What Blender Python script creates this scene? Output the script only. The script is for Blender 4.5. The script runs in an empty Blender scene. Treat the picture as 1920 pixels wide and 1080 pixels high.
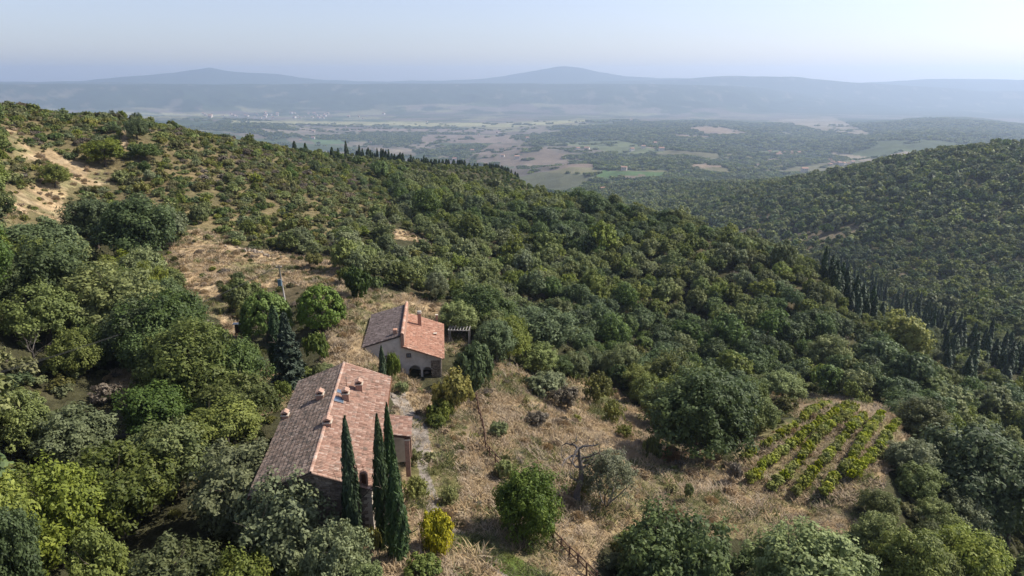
import bpy, math, random
import numpy as np
from mathutils import Vector, Matrix

RNG = np.random.default_rng(7)
random.seed(7)
scene = bpy.context.scene
COL = scene.collection
R = math.radians

# ------------------------------------------------------------------ camera, sky, sun, exposure
CZ = 400.0                      # camera height above the plain
PITCH = R(17.15)
FPX = 1280.0                    # focal length in pixels of the 1920 wide photograph
cam_d = bpy.data.cameras.new('camera'); cam = bpy.data.objects.new('camera', cam_d); COL.objects.link(cam)
cam.location = (0, 0, CZ); cam.rotation_euler = (math.pi/2 - PITCH, 0, 0)
cam_d.lens = 24; cam_d.sensor_width = 36; cam_d.clip_start = .5; cam_d.clip_end = 90000
scene.camera = cam

SUN_AZ, SUN_EL = R(72), R(44)
world = bpy.data.worlds.new('World'); scene.world = world; world.use_nodes = True
wn = world.node_tree; bgn = wn.nodes['Background']
sky = wn.nodes.new('ShaderNodeTexSky'); sky.sky_type = 'NISHITA'; sky.sun_disc = False
sky.sun_elevation = SUN_EL; sky.sun_rotation = SUN_AZ; sky.altitude = 600
sky.air_density = 1.0; sky.dust_density = 1.4; sky.ozone_density = 3.0
hsv = wn.nodes.new('ShaderNodeHueSaturation'); hsv.inputs['Saturation'].default_value = .72; wn.links.new(sky.outputs[0], hsv.inputs['Color'])
tn = wn.nodes.new('ShaderNodeMix'); tn.data_type = 'RGBA'; tn.blend_type = 'MULTIPLY'; tn.inputs[0].default_value = 1; tn.inputs[7].default_value = (.97, .925, 1, 1)
wn.links.new(hsv.outputs[0], tn.inputs[6]); wn.links.new(tn.outputs[2], bgn.inputs[0]); bgn.inputs[1].default_value = .117
sun_d = bpy.data.lights.new('sun', 'SUN'); sun_d.energy = 4.7; sun_d.angle = R(.53); sun_d.color = (1, .94, .85)
sun = bpy.data.objects.new('sun', sun_d); COL.objects.link(sun)
sdir = Vector((math.sin(SUN_AZ)*math.cos(SUN_EL), math.cos(SUN_AZ)*math.cos(SUN_EL), math.sin(SUN_EL)))
sun.rotation_euler = sdir.to_track_quat('Z', 'Y').to_euler(); sun.location = (60, 40, 520)
scene.view_settings.view_transform = 'Standard'; scene.view_settings.look = 'None'
scene.view_settings.exposure = 0.5; scene.view_settings.gamma = 1; scene.view_settings.use_curve_mapping = False
scene.render.engine = 'CYCLES'
cy = scene.cycles
cy.use_denoising = True; cy.max_bounces = 7; cy.diffuse_bounces = 3; cy.glossy_bounces = 2
cy.transmission_bounces = 3; cy.transparent_max_bounces = 8; cy.volume_bounces = 1
HAZE_DENS = .98e-4

# ------------------------------------------------------------------ pixel <-> world helpers (1920x1080 photograph)
cp_, sp_ = math.cos(PITCH), math.sin(PITCH)
def ray(px, py):
    cx = (np.asarray(px, float) - 960)/FPX; cyy = (540 - np.asarray(py, float))/FPX
    return cx, cp_ + cyy*sp_, -sp_ + cyy*cp_
def project(x, y, z):
    z = z - CZ
    f = y*cp_ - z*sp_; f = np.where(f < .1, .1, f)
    return 960 + FPX*x/f, 540 - FPX*(y*sp_ + z*cp_)/f
def at_z(px, py, z):
    x, y, zz = ray(px, py); t = (z - CZ)/zz
    return np.array([x*t, y*t, z])

# ------------------------------------------------------------------ value noise
_lat = RNG.random((256, 256))
def vnoise(x, y):
    xi = np.floor(x).astype(np.int64); yi = np.floor(y).astype(np.int64)
    fx = x - xi; fy = y - yi; fx = fx*fx*(3-2*fx); fy = fy*fy*(3-2*fy)
    a = _lat[xi & 255, yi & 255]; b = _lat[(xi+1) & 255, yi & 255]
    c = _lat[xi & 255, (yi+1) & 255]; d = _lat[(xi+1) & 255, (yi+1) & 255]
    return (a*(1-fx)+b*fx)*(1-fy) + (c*(1-fx)+d*fx)*fy
def fbm(x, y, o=4):
    s = 0; a = .5
    for i in range(o):
        s = s + a*(vnoise(x*2**i + 17.3*i, y*2**i + 5.1*i) - .5); a *= .5
    return s

# ------------------------------------------------------------------ terrain height
# surveyed points: (pixel x, pixel y, horizontal distance, height of what covers the ground there)
CTRL = [(701,1001,45.8,0),(700,1080,40,0),(960,1080,42,0),(1100,1060,46,0),(1300,960,60,0),(1500,960,68,0),(1450,800,90,0),(1650,780,97,0),
 (1850,1000,78,8),(1900,1080,70,8),(1250,1080,50,3),(760,700,88,0),(900,650,102,0),(650,660,86,0),(560,640,95,0),(450,600,108,0),(400,500,135,0),
 (550,480,150,0),(640,560,108,0),(340,440,158,0),(100,380,175,0),(50,240,235,0),(0,197,270,1),(250,240,240,0),(0,600,90,6),(0,750,70,5),
 (200,650,85,6),(0,900,52,8),(300,950,46,9),(100,1080,40,9),(500,1000,44,7),(330,700,75,4),(400,262,262,1),(520,280,280,2),(640,290,320,6),(800,318,340,6),(960,344,345,6),(1120,370,312,6),(1280,410,280,6),
 (1440,455,262,6),(1560,495,250,6),(700,430,180,2),(850,480,160,4),(1000,500,175,5),(1000,600,128,5),(1150,680,112,5),
 (1300,560,180,6),(1500,650,160,6),(1700,640,205,6),(1850,700,195,6),(1700,720,142,5),(1310,850,80,0),(1000,950,54,0),(1100,850,68,0),(960,760,80,0),
 (400,330,210,1),(600,380,200,1),(200,330,200,1),
 (650,303,450,0),(800,322,480,0),(960,342,520,0),(500,300,420,0),(250,300,400,0),(0,300,420,0),
 (1880,262,900,16),(1920,400,650,6),(1920,540,450,6),(1920,600,335,6),(1500,345,1250,6),(1700,307,1020,14),(1500,440,650,6),(1300,400,900,6),(1200,375,1100,6),
 (1700,500,520,6),(1600,560,420,8),(1100,348,1700,6),(1000,320,2300,4),(1135,360,1500,4),(1300,340,1700,6),
 (1000,290,3000,0),(850,265,4200,0),(700,235,6000,0),(1000,218,7300,0),(1300,242,4500,0),(1600,235,5600,0),(1500,288,3200,0),(1700,290,2900,0),
 (1900,250,4600,0),(420,232,5200,0),(200,214,7200,0),(1800,214,7000,0)]
# points hidden behind crests: (azimuth deg, distance, height above plain)
HID = [(-36,700,250),(-30,800,230),(-22,900,200),(-12,1000,150),(-4,1000,140),(-36,1500,60),(-22,1700,40),(-10,1800,50),(-2,1300,110),
 (-36,2800,12),(-22,3000,12),(-10,3000,30),(8,480,280),(12,440,268),(18,400,265),(24,340,268),(4,560,280),(4,800,215),(10,700,225),
 (37,1300,190),(33,1500,130),(28,1900,80),(37,2200,70),(45,900,330),(45,450,290),(-36,5000,0),(-46,240,395),(-46,90,380),(44,90,335),(44,3000,60),
 (-36,8200,0),(-20,8200,0),(0,8200,0),(20,8200,0),(37,8200,0),(0,22000,0),(-37,22000,0),(37,22000,0),(0,26,366),(-30,26,369),(30,26,362),(-44,45,370),(44,45,350)]
def tps_setup():
    P, Z = [], []
    for px, py, d, h in CTRL:
        x, y, z = ray(px, py); hy = math.hypot(x, y)
        P.append((math.atan2(x, y)*3, math.log(d))); Z.append(CZ + d*z/hy - h)
    for a, d, z in HID: P.append((R(a)*3, math.log(d))); Z.append(z)
    P = np.array(P); Z = np.array(Z); n = len(P)
    r2 = ((P[:, None] - P[None])**2).sum(-1)
    K = .5*r2*np.log(r2 + 1e-12) + np.eye(n)*.004
    A = np.zeros((n+3, n+3)); A[:n, :n] = K; A[:n, n] = 1; A[:n, n+1:] = P; A[n, :n] = 1; A[n+1:, :n] = P.T
    return P, np.linalg.solve(A, np.concatenate([Z, [0, 0, 0]]))
TP, TW = tps_setup()
def tps(u, v):
    out = np.full(u.shape, TW[-3]) + TW[-2]*u + TW[-1]*v
    for (a, b), w in zip(TP, TW):
        r2 = (u-a)**2 + (v-b)**2
        out += w*.5*r2*np.log(r2 + 1e-12)
    return out
SKYL = [(-400,152),(0,151),(160,150),(250,142),(320,139),(365,134),(395,130),(430,135),(520,140),(590,149),(690,153),(760,153),(880,149),(945,143),(1000,133),(1035,127),(1060,125),(1090,129),(1120,135),(1170,142),(1250,147),(1390,149),(1500,153),(1600,154),(1660,151),(1760,148),(1920,149),(2400,152)]
SKY_AZ = [math.degrees(math.atan((p-960)/FPX/1.0465)) for p, _ in SKYL]; SKY_Z = [CZ + 10.84*(145.2-q)*(1+.15*((p-960)/960)**2) for p, q in SKYL]
def sstep(a, b, x):
    t = np.clip((x-a)/(b-a), 0, 1); return t*t*(3-2*t)
def height(x, y):
    x = np.atleast_1d(np.asarray(x, float)); y = np.atleast_1d(np.asarray(y, float))
    d = np.hypot(x, y); az = np.arctan2(x, y)
    azc = np.clip(az, R(-46), R(46)); v = np.log(np.clip(d, 26, 20000))
    # behind the camera the two edges of the survey are blended
    back = sstep(R(46), R(180), np.abs(az))*.5
    z = tps(azc*3, v)
    m = back > 0
    if m.any():
        zo = tps(-azc[m]*3, v[m]); z[m] = z[m]*(1-back[m]) + zo*back[m]
    z = np.where(d > 6000, z*(1-sstep(6000, 8200, d)), z)
    z = np.maximum(z, 0)*1.0
    # relief
    near = np.exp(-d/900)
    house = 1 - np.exp(-(((x+12)**2 + (y-52)**2)/24**2)**2)
    z += near*house*(fbm(x/26, y/26, 3)*3.0 + fbm(x/5, y/5, 3)*.8)
    mid = sstep(500, 1100, d)*(1 - sstep(7000, 8500, d)*.8)
    hilly = sstep(20, 90, z)
    z += mid*(fbm(x/420, y/420, 4)*(16 + 55*hilly))*sstep(500, 2500, d)
    rid = 1 - np.abs(fbm(x/260 + 7, y/260, 3))*4
    z += mid*(1 - sstep(2500, 5000, d))*rid*17
    # the long wooded ridge beyond the plain, lower and farther to the right
    azd = np.degrees(az)
    foot = 7900 + 500*fbm(azd/7, azd*0+3, 3) + 2600*sstep(14, 34, azd)
    t = sstep(0, 1, (d - foot)/2600)
    top = 368 + 34*fbm(azd/4, azd*0+9, 5) - 60*sstep(4, 30, azd) - 175*sstep(17, 26, azd)
    gull = np.abs(fbm(x/900, y/900, 5))*420
    z += np.where(d < 13500, t*top*(1 - .15*t) + t*0, top*.85*t) - np.where(d > 7800, gull*t*(1-t)*2.6, 0)
    z -= sstep(10800, 12300, d)*top*.45
    # layered far hills on the right
    for (a0, dd, hh, w) in ((29, 12600, 330, 16), (38, 14600, 390, 20), (16, 13200, 366, 14), (-34, 13000, 366, 14)):
        z += hh*.5*np.exp(-((azd-a0)/w)**4)*np.exp(-((d-dd)/900)**2)
    # two mountains on the horizon: their skyline (bearing, height)
    sk = np.interp(azd, SKY_AZ, SKY_Z) + 26*fbm(azd/1.3, azd*0+4, 4)
    w = np.exp(-((d-15200)/1100)**2); z = z*(1-w) + w*(sk + 60*fbm(x/700, y/700, 4))
    z += sstep(11500, 13500, d)*(1-w)*fbm(x/900, y/900, 4)*80
    return z
def ground(x, y): return float(height([x], [y])[0])

_sd = np.exp(np.linspace(math.log(28), math.log(16500), 1500))
def hit(px, py):
    """where the line of sight through a photo pixel meets the ground"""
    x, y, z = ray(px, py); h = math.hypot(x, y)
    X = x/h*_sd; Y = y/h*_sd; Zr = CZ + z/h*_sd
    G = height(X, Y); k = np.nonzero(Zr < G)[0]
    if len(k) == 0: return np.array([X[-1], Y[-1], G[-1]])
    k = k[0]
    if k == 0: return np.array([X[0], Y[0], G[0]])
    a = Zr[k-1]-G[k-1]; b = G[k]-Zr[k]; t = a/(a+b+1e-9)
    xx = X[k-1]*(1-t)+X[k]*t; yy = Y[k-1]*(1-t)+Y[k]*t
    return np.array([xx, yy, ground(xx, yy)])
def top_z(p, py):
    """height of the point above p that shows at photo row py"""
    k = (540-py)/FPX; y = p[1]
    return CZ + y*(k*cp_ - sp_)/(cp_ + k*sp_)

# ------------------------------------------------------------------ ground cover regions, drawn as outlines on the land
C_CLEAR = [
 [(0,395),(20,360),(70,350),(75,300),(60,282),(90,280),(130,300),(200,325),(215,345),(165,345),(130,350),(120,375),(150,420),(110,415),(60,395),(0,420)],[(5,235),(40,240),(60,282),(75,300),(40,290)],
 [(315,480),(345,440),(375,430),(430,445),(440,465),(560,478),(635,480),(640,505),(700,545),(770,550),(900,600),(905,640),(930,660),(840,660),(770,600),(690,600),(680,690),(600,700),(635,620),(640,580),(560,540),(440,520),(420,560),(440,600),(450,640),(400,600),(330,580),(345,530)],
 [(730,700),(800,740),(860,690),(930,680),(960,690),(1080,720),(1120,700),(1200,770),(1250,830),(1390,880),(1400,830),(1500,790),(1400,720),(1560,745),(1690,770),(1700,850),(1600,960),(1700,1000),(1500,1000),(1420,1005),(1290,1000),(1190,1000),(1130,1010),(1110,1090),(700,1090),(690,1000),(740,960),(750,830)],
 [(620,600),(700,590),(690,650),(760,655),(765,745),(725,745),(640,692),(600,690)],[(690,428),(760,432),(800,450),(840,470),(760,450)],[(225,235),(240,240),(250,275),(232,280)],[(480,690),(560,700),(540,770),(470,790)],[(200,700),(260,690),(250,760),(200,740)],[(1500,170),(1505,170),(1505,172)]]
C_KEEP = [[(455,540),(520,525),(640,515),(645,690),(590,722),(500,722),(455,640)],[(520,720),(645,686),(733,708),(762,770),(735,1000),(640,930),(600,885),(520,850)],[(680,655),(694,585),(757,566),(840,602),(886,606),(886,640),(838,705),(690,705)]]
C_VINE = [(1385,850),(1440,800),(1560,755),(1690,785),(1690,830),(1590,930),(1540,960),(1440,945),(1385,925)]
C_SCRUB = [(0,185),(250,235),(560,280),(700,325),(760,400),(640,440),(480,470),(380,430),(350,420),(150,420),(0,425)]
C_CYPR = [(1500,500),(1620,500),(1930,640),(1930,780),(1750,740),(1600,640),(1500,560)]
C_OLIVE = [(640,440),(760,400),(900,470),(1000,560),(960,620),(900,600),(770,560),(640,500)]
C_TRACK = [(728,735),(760,735),(775,770),(800,800),(812,840),(800,880),(822,930),(830,975),(880,1005),(960,1040),(1040,1090),(960,1090),(900,1050),(830,1010),(795,985),(800,930),(785,890),(770,820)]
C_BANK = [(850,1000),(900,1010),(960,1040),(1040,1085),(960,1085),(900,1050),(840,1020)]
C_GREEN = [[(790,880),(850,870),(850,960),(800,960)],[(755,850),(790,850),(800,960),(760,960)],[(800,820),(850,830),(840,900),(805,890)],[(1110,720),(1150,720),(1150,800),(1110,780)]]
def inpoly(px, py, poly):
    r = np.zeros(np.shape(px), bool); n = len(poly)
    for i in range(n):
        x1, y1 = poly[i]; x2, y2 = poly[(i+1) % n]
        if y1 == y2: continue
        c = ((y1 > py) != (y2 > py)) & (px < (x2-x1)*(py-y1)/(y2-y1) + x1)
        r ^= c
    return r
FAR_WOOD = [[(670,243),(820,240),(860,262),(760,275),(690,272)],[(970,262),(1080,240),(1300,222),(1600,240),(1650,270),(1560,300),(1300,285),(1150,268),(1010,270)],
 [(820,280),(900,268),(925,275),(870,295),(815,290)],[(370,238),(430,224),(530,232),(560,247),(480,252)],[(1520,225),(1700,213),(1920,228),(1920,262),(1640,264),(1560,240)],[(1080,290),(1180,285),(1330,300),(1290,320),(1120,318)],
 [(570,255),(660,250),(700,262),(640,268)]]
FAR_FIELD = [([(790,252),(960,254),(968,268),(790,268)],(.23,.17,.13)),([(890,286),(925,269),(1020,277),(1085,298),(1060,314),(880,310)],(.21,.155,.115)),
 ([(1050,268),(1160,262),(1250,285),(1180,292)],(.16,.17,.085)),([(1290,239),(1340,236),(1415,251),(1330,252)],(.26,.19,.14)),([(1440,226),(1560,219),(1645,257),(1580,251)],(.25,.20,.14)),
 ([(430,226),(960,231),(1100,225),(1100,229),(960,238),(430,232)],(.34,.30,.15)),([(560,240),(940,243),(940,250),(560,246)],(.24,.18,.14)),([(1560,285),(1665,300),(1640,306),(1560,292)],(.30,.23,.16)),
 ([(1290,308),(1430,305),(1425,312),(1300,315)],(.28,.20,.14)),([(1130,320),(1255,322),(1230,336),(1115,334)],(.10,.15,.055)),([(740,276),(800,268),(830,272),(770,282)],(.22,.17,.13)),
 ([(700,277),(790,282),(780,292),(720,290)],(.27,.21,.15)),([(1440,298),(1480,296),(1475,304),(1430,304)],(.26,.19,.14)),([(1410,283),(1500,281),(1480,286),(1420,288)],(.14,.15,.075)),
 ([(1265,252),(1330,255),(1325,259),(1265,256)],(.27,.2,.15)),([(1445,245),(1485,250),(1480,252),(1440,248)],(.27,.21,.15)),([(150,210),(430,214),(430,218),(150,214)],(.33,.29,.15)),
 ([(1160,330),(1215,328),(1200,338),(1150,338)],(.22,.16,.12)),([(1255,358),(1290,360),(1280,364),(1250,362)],(.26,.2,.14)),([(580,262),(640,262),(650,270),(590,270)],(.12,.17,.07)),([(480,240),(560,245),(560,252),(500,250)],(.24,.19,.14))]
def cell_rand(x, y, s, k=0):
    """jittered cells: an id in 0..1 for each field-like patch"""
    gx = np.floor(x/s).astype(np.int64); gy = np.floor(y/s).astype(np.int64)
    best = np.full(np.shape(x), 1e18); idv = np.zeros(np.shape(x))
    for i in (-1, 0, 1):
        for j in (-1, 0, 1):
            cx = (gx+i+_lat[(gx+i) & 255, (gy+j+k) & 255])*s; cyy = (gy+j+_lat[(gx+i+91) & 255, (gy+j+k+37) & 255])*s
            dd = np.abs(x-cx)*.8 + np.abs(y-cyy)
            m = dd < best; best = np.where(m, dd, best); idv = np.where(m, _lat[(gx+i+13) & 255, (gy+j+k+71) & 255], idv)
    return idv
def lerp(a, b, t): return a + (b-a)*t[:, None]
def cover(x, y, z):
    """ground colour and how wooded the land is (0..1)"""
    n = len(x); d = np.hypot(x, y); px, py = project(x, y, z)
    s = np.clip(120/d, .02, 1)
    jx = px + fbm(x/9, y/9, 3)*46*s + fbm(x/2, y/2, 2)*12*s; jy = py + fbm(x/9+40, y/9, 3)*34*s
    col = np.tile(np.array([.060, .058, .030]), (n, 1)); wood = np.ones(n)
    nn = fbm(x/11, y/11, 4)
    near = d < 480
    col = lerp(col, np.array([.105, .085, .048]), sstep(.02, .22, nn))
    sc = inpoly(jx, jy, C_SCRUB) & near
    col[sc] = (np.array([.165, .135, .068]) + nn[sc, None]*np.array([.10, .05, .03])); wood[sc] = .35
    clear = np.zeros(n, bool)
    for c in C_CLEAR: clear |= inpoly(jx, jy, c)
    clear &= near
    straw = np.array([.355, .258, .145]); brown = np.array([.24, .17, .10]); tan = np.array([.42, .32, .195])
    f1 = fbm(x/6, y/6, 4); f2 = fbm(x/2.2+9, y/2.2, 3)
    cs = lerp(np.tile(straw, (n, 1)), brown, sstep(-.02, .2, f1)); cs = lerp(cs, tan, sstep(.0, .2, f2))
    f3 = fbm(x/8+70, y/8, 3); cs = lerp(cs, np.array([.125, .13, .055]), sstep(.0, .16, f3)*.7); cs = cs*(1 + .9*fbm(x/14+3, y/14, 3))[:, None]
    col[clear] = cs[clear]; wood[clear] = 0
    for c in C_GREEN:
        m = inpoly(jx, jy, c) & near; col[m] = cs[m]*.35 + np.array([.085, .10, .030])*.75
    vm = inpoly(px, py, C_VINE) & near; col[vm] = cs[vm]*.5 + np.array([.05, .065, .02]); wood[vm] = 0
    m = inpoly(px + fbm(x/3, y/3, 2)*9, py, C_TRACK) & near
    col[m] = np.array([.30, .26, .215])*(.8 + .8*np.abs(f2[m, None])); wood[m] = 0
    m = inpoly(px, py, C_BANK) & near; col[m] = np.array([.085, .115, .028])*(1 + f2[m, None]*1.5)
    # open, stony ground in the wood on the opposite slope
    m = (d > 380) & (d < 1100) & (px > 1350) & (py > 400)
    t = sstep(-.03, .14, fbm(x/30+5, y/30, 3))
    col[m] = lerp(col[m], np.array([.17, .14, .09]), t[m]); wood[m] = 1 - .6*t[m]
    # plain and hills beyond
    far = d > 1500
    if far.any():
        xf, yf = x[far], y[far]; pf, qf = px[far], py[far]; df = d[far]
        w = np.ones(far.sum()); c = np.tile(np.array([.045, .062, .032]), (far.sum(), 1))
        idv = cell_rand(xf + fbm(xf/500, yf/500)*300, yf*1.0, 330); id2 = cell_rand(xf, yf, 210, 5)
        plain = (z[far] < 50 + 75*(pf < 1150) + 60*(fbm(xf/900, yf/900)+.1)) & (df < 8800)
        pal = np.array([[.22,.17,.125],[.27,.21,.15],[.30,.26,.14],[.12,.14,.065],[.17,.16,.09],[.20,.155,.12],[.09,.11,.05],[.25,.20,.15]])
        pc = pal[(idv*7.99).astype(int)]*(.85+.3*id2[:, None])
        fm = plain & (id2 > .16)
        hillf = (~plain) & (df > 1900) & (df < 8000) & (idv > .72 - .2*((pf > 780) & (pf < 1720) & (qf > 232) & (qf < 325)))
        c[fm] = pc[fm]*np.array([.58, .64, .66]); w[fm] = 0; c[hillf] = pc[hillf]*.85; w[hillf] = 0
        rp = (df > 8300) & (df < 13500) & (fbm(xf/150, yf/300, 4) > .19)
        c[rp] = np.array([.125, .12, .08]); w[rp] = .0
        for poly in FAR_WOOD:
            m = inpoly(pf + fbm(xf/90, yf/90, 3)*22, qf + fbm(xf/90+30, yf/90, 3)*5, poly) & (df < 8000); c[m] = (.040, .058, .030); w[m] = 1
        for poly, cc in FAR_FIELD:
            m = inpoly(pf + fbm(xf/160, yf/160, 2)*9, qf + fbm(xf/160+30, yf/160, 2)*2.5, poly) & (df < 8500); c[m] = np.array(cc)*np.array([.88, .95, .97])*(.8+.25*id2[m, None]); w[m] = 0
        # hedges and tree lines between the fields
        hg = (w == 0) & (df < 8000) & (fbm(xf/75, yf/75, 3) > .17); c[hg] = (.05, .065, .033); w[hg] = .8
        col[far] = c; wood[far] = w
    return np.clip(col, .01, .8), wood

# ------------------------------------------------------------------ mesh helpers
def new_mesh(name, V, F, mat=None, smooth=False, attrs=None, mats=None, midx=None):
    """V (n,3); F a list of faces or an (m,k) array"""
    me = bpy.data.meshes.new(name)
    V = np.asarray(V, np.float32)
    if isinstance(F, np.ndarray):
        k = F.shape[1]; m = len(F)
        me.vertices.add(len(V)); me.vertices.foreach_set('co', V.ravel())
        me.loops.add(m*k); me.loops.foreach_set('vertex_index', F.astype(np.int32).ravel())
        me.polygons.add(m); me.polygons.foreach_set('loop_start', np.arange(0, m*k, k, dtype=np.int32))
        me.update(calc_edges=True)
    else:
        me.from_pydata([tuple(v) for v in V], [], F); me.update()
    if mats:
        for q in mats: me.materials.append(q)
        if midx is not None: me.polygons.foreach_set('material_index', np.asarray(midx, np.int32))
    elif mat: me.materials.append(mat)
    me.polygons.foreach_set('use_smooth', np.full(len(me.polygons), smooth))
    for an, (dom, typ, data) in (attrs or {}).items():
        a = me.attributes.new(an, typ, dom)
        if typ == 'FLOAT': a.data.foreach_set('value', np.asarray(data, np.float32).ravel())
        elif typ == 'FLOAT_COLOR': a.data.foreach_set('color', np.asarray(data, np.float32).ravel())
    return me
def link(name, me, parent=None, loc=None, **props):
    o = bpy.data.objects.new(name, me); COL.objects.link(o)
    if parent is not None: o.parent = parent
    if loc is not None: o.location = loc
    for k, v in props.items(): o[k] = v
    return o
LABELS = []     # (object, phrase) of alike things, told apart at the end
def empty(name, label, cat, loc, rz=0, group=None):
    o = bpy.data.objects.new(name, None); COL.objects.link(o); o.location = loc; o.rotation_euler = (0, 0, rz)
    o.empty_display_size = .5
    o['label'] = label; o['category'] = cat
    if group: o['group'] = group
    return o
def tag(o, label, cat, group=None):
    o['label'] = label; o['category'] = cat
    if group: o['group'] = group
    return o
class MB:
    """collects boxes, tubes and polygons into one mesh"""
    def __init__(s): s.V = []; s.F = []; s.T = []; s.t = 0.
    def add(s, V, F, tint=None):
        o = len(s.V); s.V += [tuple(v) for v in V]; s.F += [tuple(i+o for i in f) for f in F]
        s.T += [s.t if tint is None else tint]*len(F)
    def box(s, c, size, M=None, tint=None, taper=1.0):
        hx, hy, hz = [q/2 for q in size]
        P = [(-hx,-hy,-hz),(hx,-hy,-hz),(hx,hy,-hz),(-hx,hy,-hz),(-hx*taper,-hy*taper,hz),(hx*taper,-hy*taper,hz),(hx*taper,hy*taper,hz),(-hx*taper,hy*taper,hz)]
        if M is not None: P = [tuple(M @ Vector(p)) for p in P]
        s.add([(p[0]+c[0], p[1]+c[1], p[2]+c[2]) for p in P], [(0,3,2,1),(4,5,6,7),(0,1,5,4),(1,2,6,5),(2,3,7,6),(3,0,4,7)], tint)
    def tube(s, pts, rad, n=6, tint=None, cap=True):
        pts = [Vector(p) for p in pts]; V = []; F = []
        for i, p in enumerate(pts):
            d = (pts[min(i+1, len(pts)-1)] - pts[max(i-1, 0)]).normalized()
            a = d.cross(Vector((0, 0, 1)) if abs(d.z) < .9 else Vector((1, 0, 0))).normalized(); b = d.cross(a)
            for k in range(n):
                q = 2*math.pi*k/n; V.append(p + (a*math.cos(q) + b*math.sin(q))*rad[i])
        for i in range(len(pts)-1):
            for k in range(n): F.append((i*n+k, i*n+(k+1) % n, (i+1)*n+(k+1) % n, (i+1)*n+k))
        if cap: F.append(tuple(range(n))); F.append(tuple(range((len(pts)-1)*n, len(pts)*n))[::-1])
        s.add(V, F, tint)
    def mesh(s, name, mat, smooth=False):
        return new_mesh(name, np.array(s.V), s.F, mat, smooth, {'tint': ('FACE', 'FLOAT', s.T)})
    def build(s, name, mat, parent=None, smooth=False, **kw): return link(name, s.mesh(name, mat, smooth), parent, **kw)

# ------------------------------------------------------------------ materials
def nodes(m): m.use_nodes = True; nt = m.node_tree; return nt, nt.nodes, nt.links, nt.nodes['Principled BSDF']
def ramp(N, stops):
    r = N.new('ShaderNodeValToRGB'); e = r.color_ramp.elements
    while len(e) < len(stops): e.new(.5)
    for i, (p, c) in enumerate(stops): e[i].position = p; e[i].color = (*c, 1)
    return r
def mix(N, L, a, b, fac, mode='MIX'):
    m = N.new('ShaderNodeMix'); m.data_type = 'RGBA'; m.blend_type = mode
    for s, v in ((6, a), (7, b), (0, fac)):
        if isinstance(v, (int, float)): m.inputs[s].default_value = v
        elif isinstance(v, tuple): m.inputs[s].default_value = (*v, 1)
        else: L.new(v, m.inputs[s])
    return m.outputs[2]
def leaf_mat(name, c_dark, c_mid, c_light, vary=.27, trans=.34, rough=.6):
    """leaf colour runs along the per-leaf tint and shifts a little from plant to plant"""
    m = bpy.data.materials.new(name); nt, N, L, P = nodes(m)
    at = N.new('ShaderNodeAttribute'); at.attribute_name = 'tint'
    r = ramp(N, [(0, c_dark), (.5, c_mid), (1, c_light)]); L.new(at.outputs['Fac'], r.inputs[0])
    oi = N.new('ShaderNodeObjectInfo')
    hs = N.new('ShaderNodeHueSaturation')
    mr = N.new('ShaderNodeMapRange'); mr.inputs[3].default_value = .5 - .022*vary*3; mr.inputs[4].default_value = .5 + .004*vary*3; L.new(oi.outputs['Random'], mr.inputs[0]); L.new(mr.outputs[0], hs.inputs['Hue'])
    mu = N.new('ShaderNodeMath'); mu.operation = 'MULTIPLY'; mu.inputs[1].default_value = 7.31; L.new(oi.outputs['Random'], mu.inputs[0])
    fr = N.new('ShaderNodeMath'); fr.operation = 'FRACT'; L.new(mu.outputs[0], fr.inputs[0])
    m2 = N.new('ShaderNodeMapRange'); m2.inputs[3].default_value = 1 - vary; m2.inputs[4].default_value = 1 + vary; L.new(fr.outputs[0], m2.inputs[0]); L.new(m2.outputs[0], hs.inputs['Value'])
    mu3 = N.new('ShaderNodeMath'); mu3.operation = 'MULTIPLY'; mu3.inputs[1].default_value = 31.7; L.new(oi.outputs['Random'], mu3.inputs[0])
    fr3 = N.new('ShaderNodeMath'); fr3.operation = 'FRACT'; L.new(mu3.outputs[0], fr3.inputs[0])
    m3 = N.new('ShaderNodeMapRange'); m3.inputs[3].default_value = .75; m3.inputs[4].default_value = 1.1; L.new(fr3.outputs[0], m3.inputs[0]); L.new(m3.outputs[0], hs.inputs['Saturation'])
    L.new(r.outputs[0], hs.inputs['Color']); L.new(hs.outputs[0], P.inputs['Base Color'])
    P.inputs['Roughness'].default_value = rough; P.inputs['Specular IOR Level'].default_value = .25
    t = N.new('ShaderNodeBsdfTranslucent'); L.new(hs.outputs[0], t.inputs[0])
    mx = N.new('ShaderNodeMixShader'); mx.inputs[0].default_value = trans
    L.new(P.outputs[0], mx.inputs[1]); L.new(t.outputs[0], mx.inputs[2]); L.new(mx.outputs[0], N['Material Output'].inputs[0])
    return m
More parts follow.
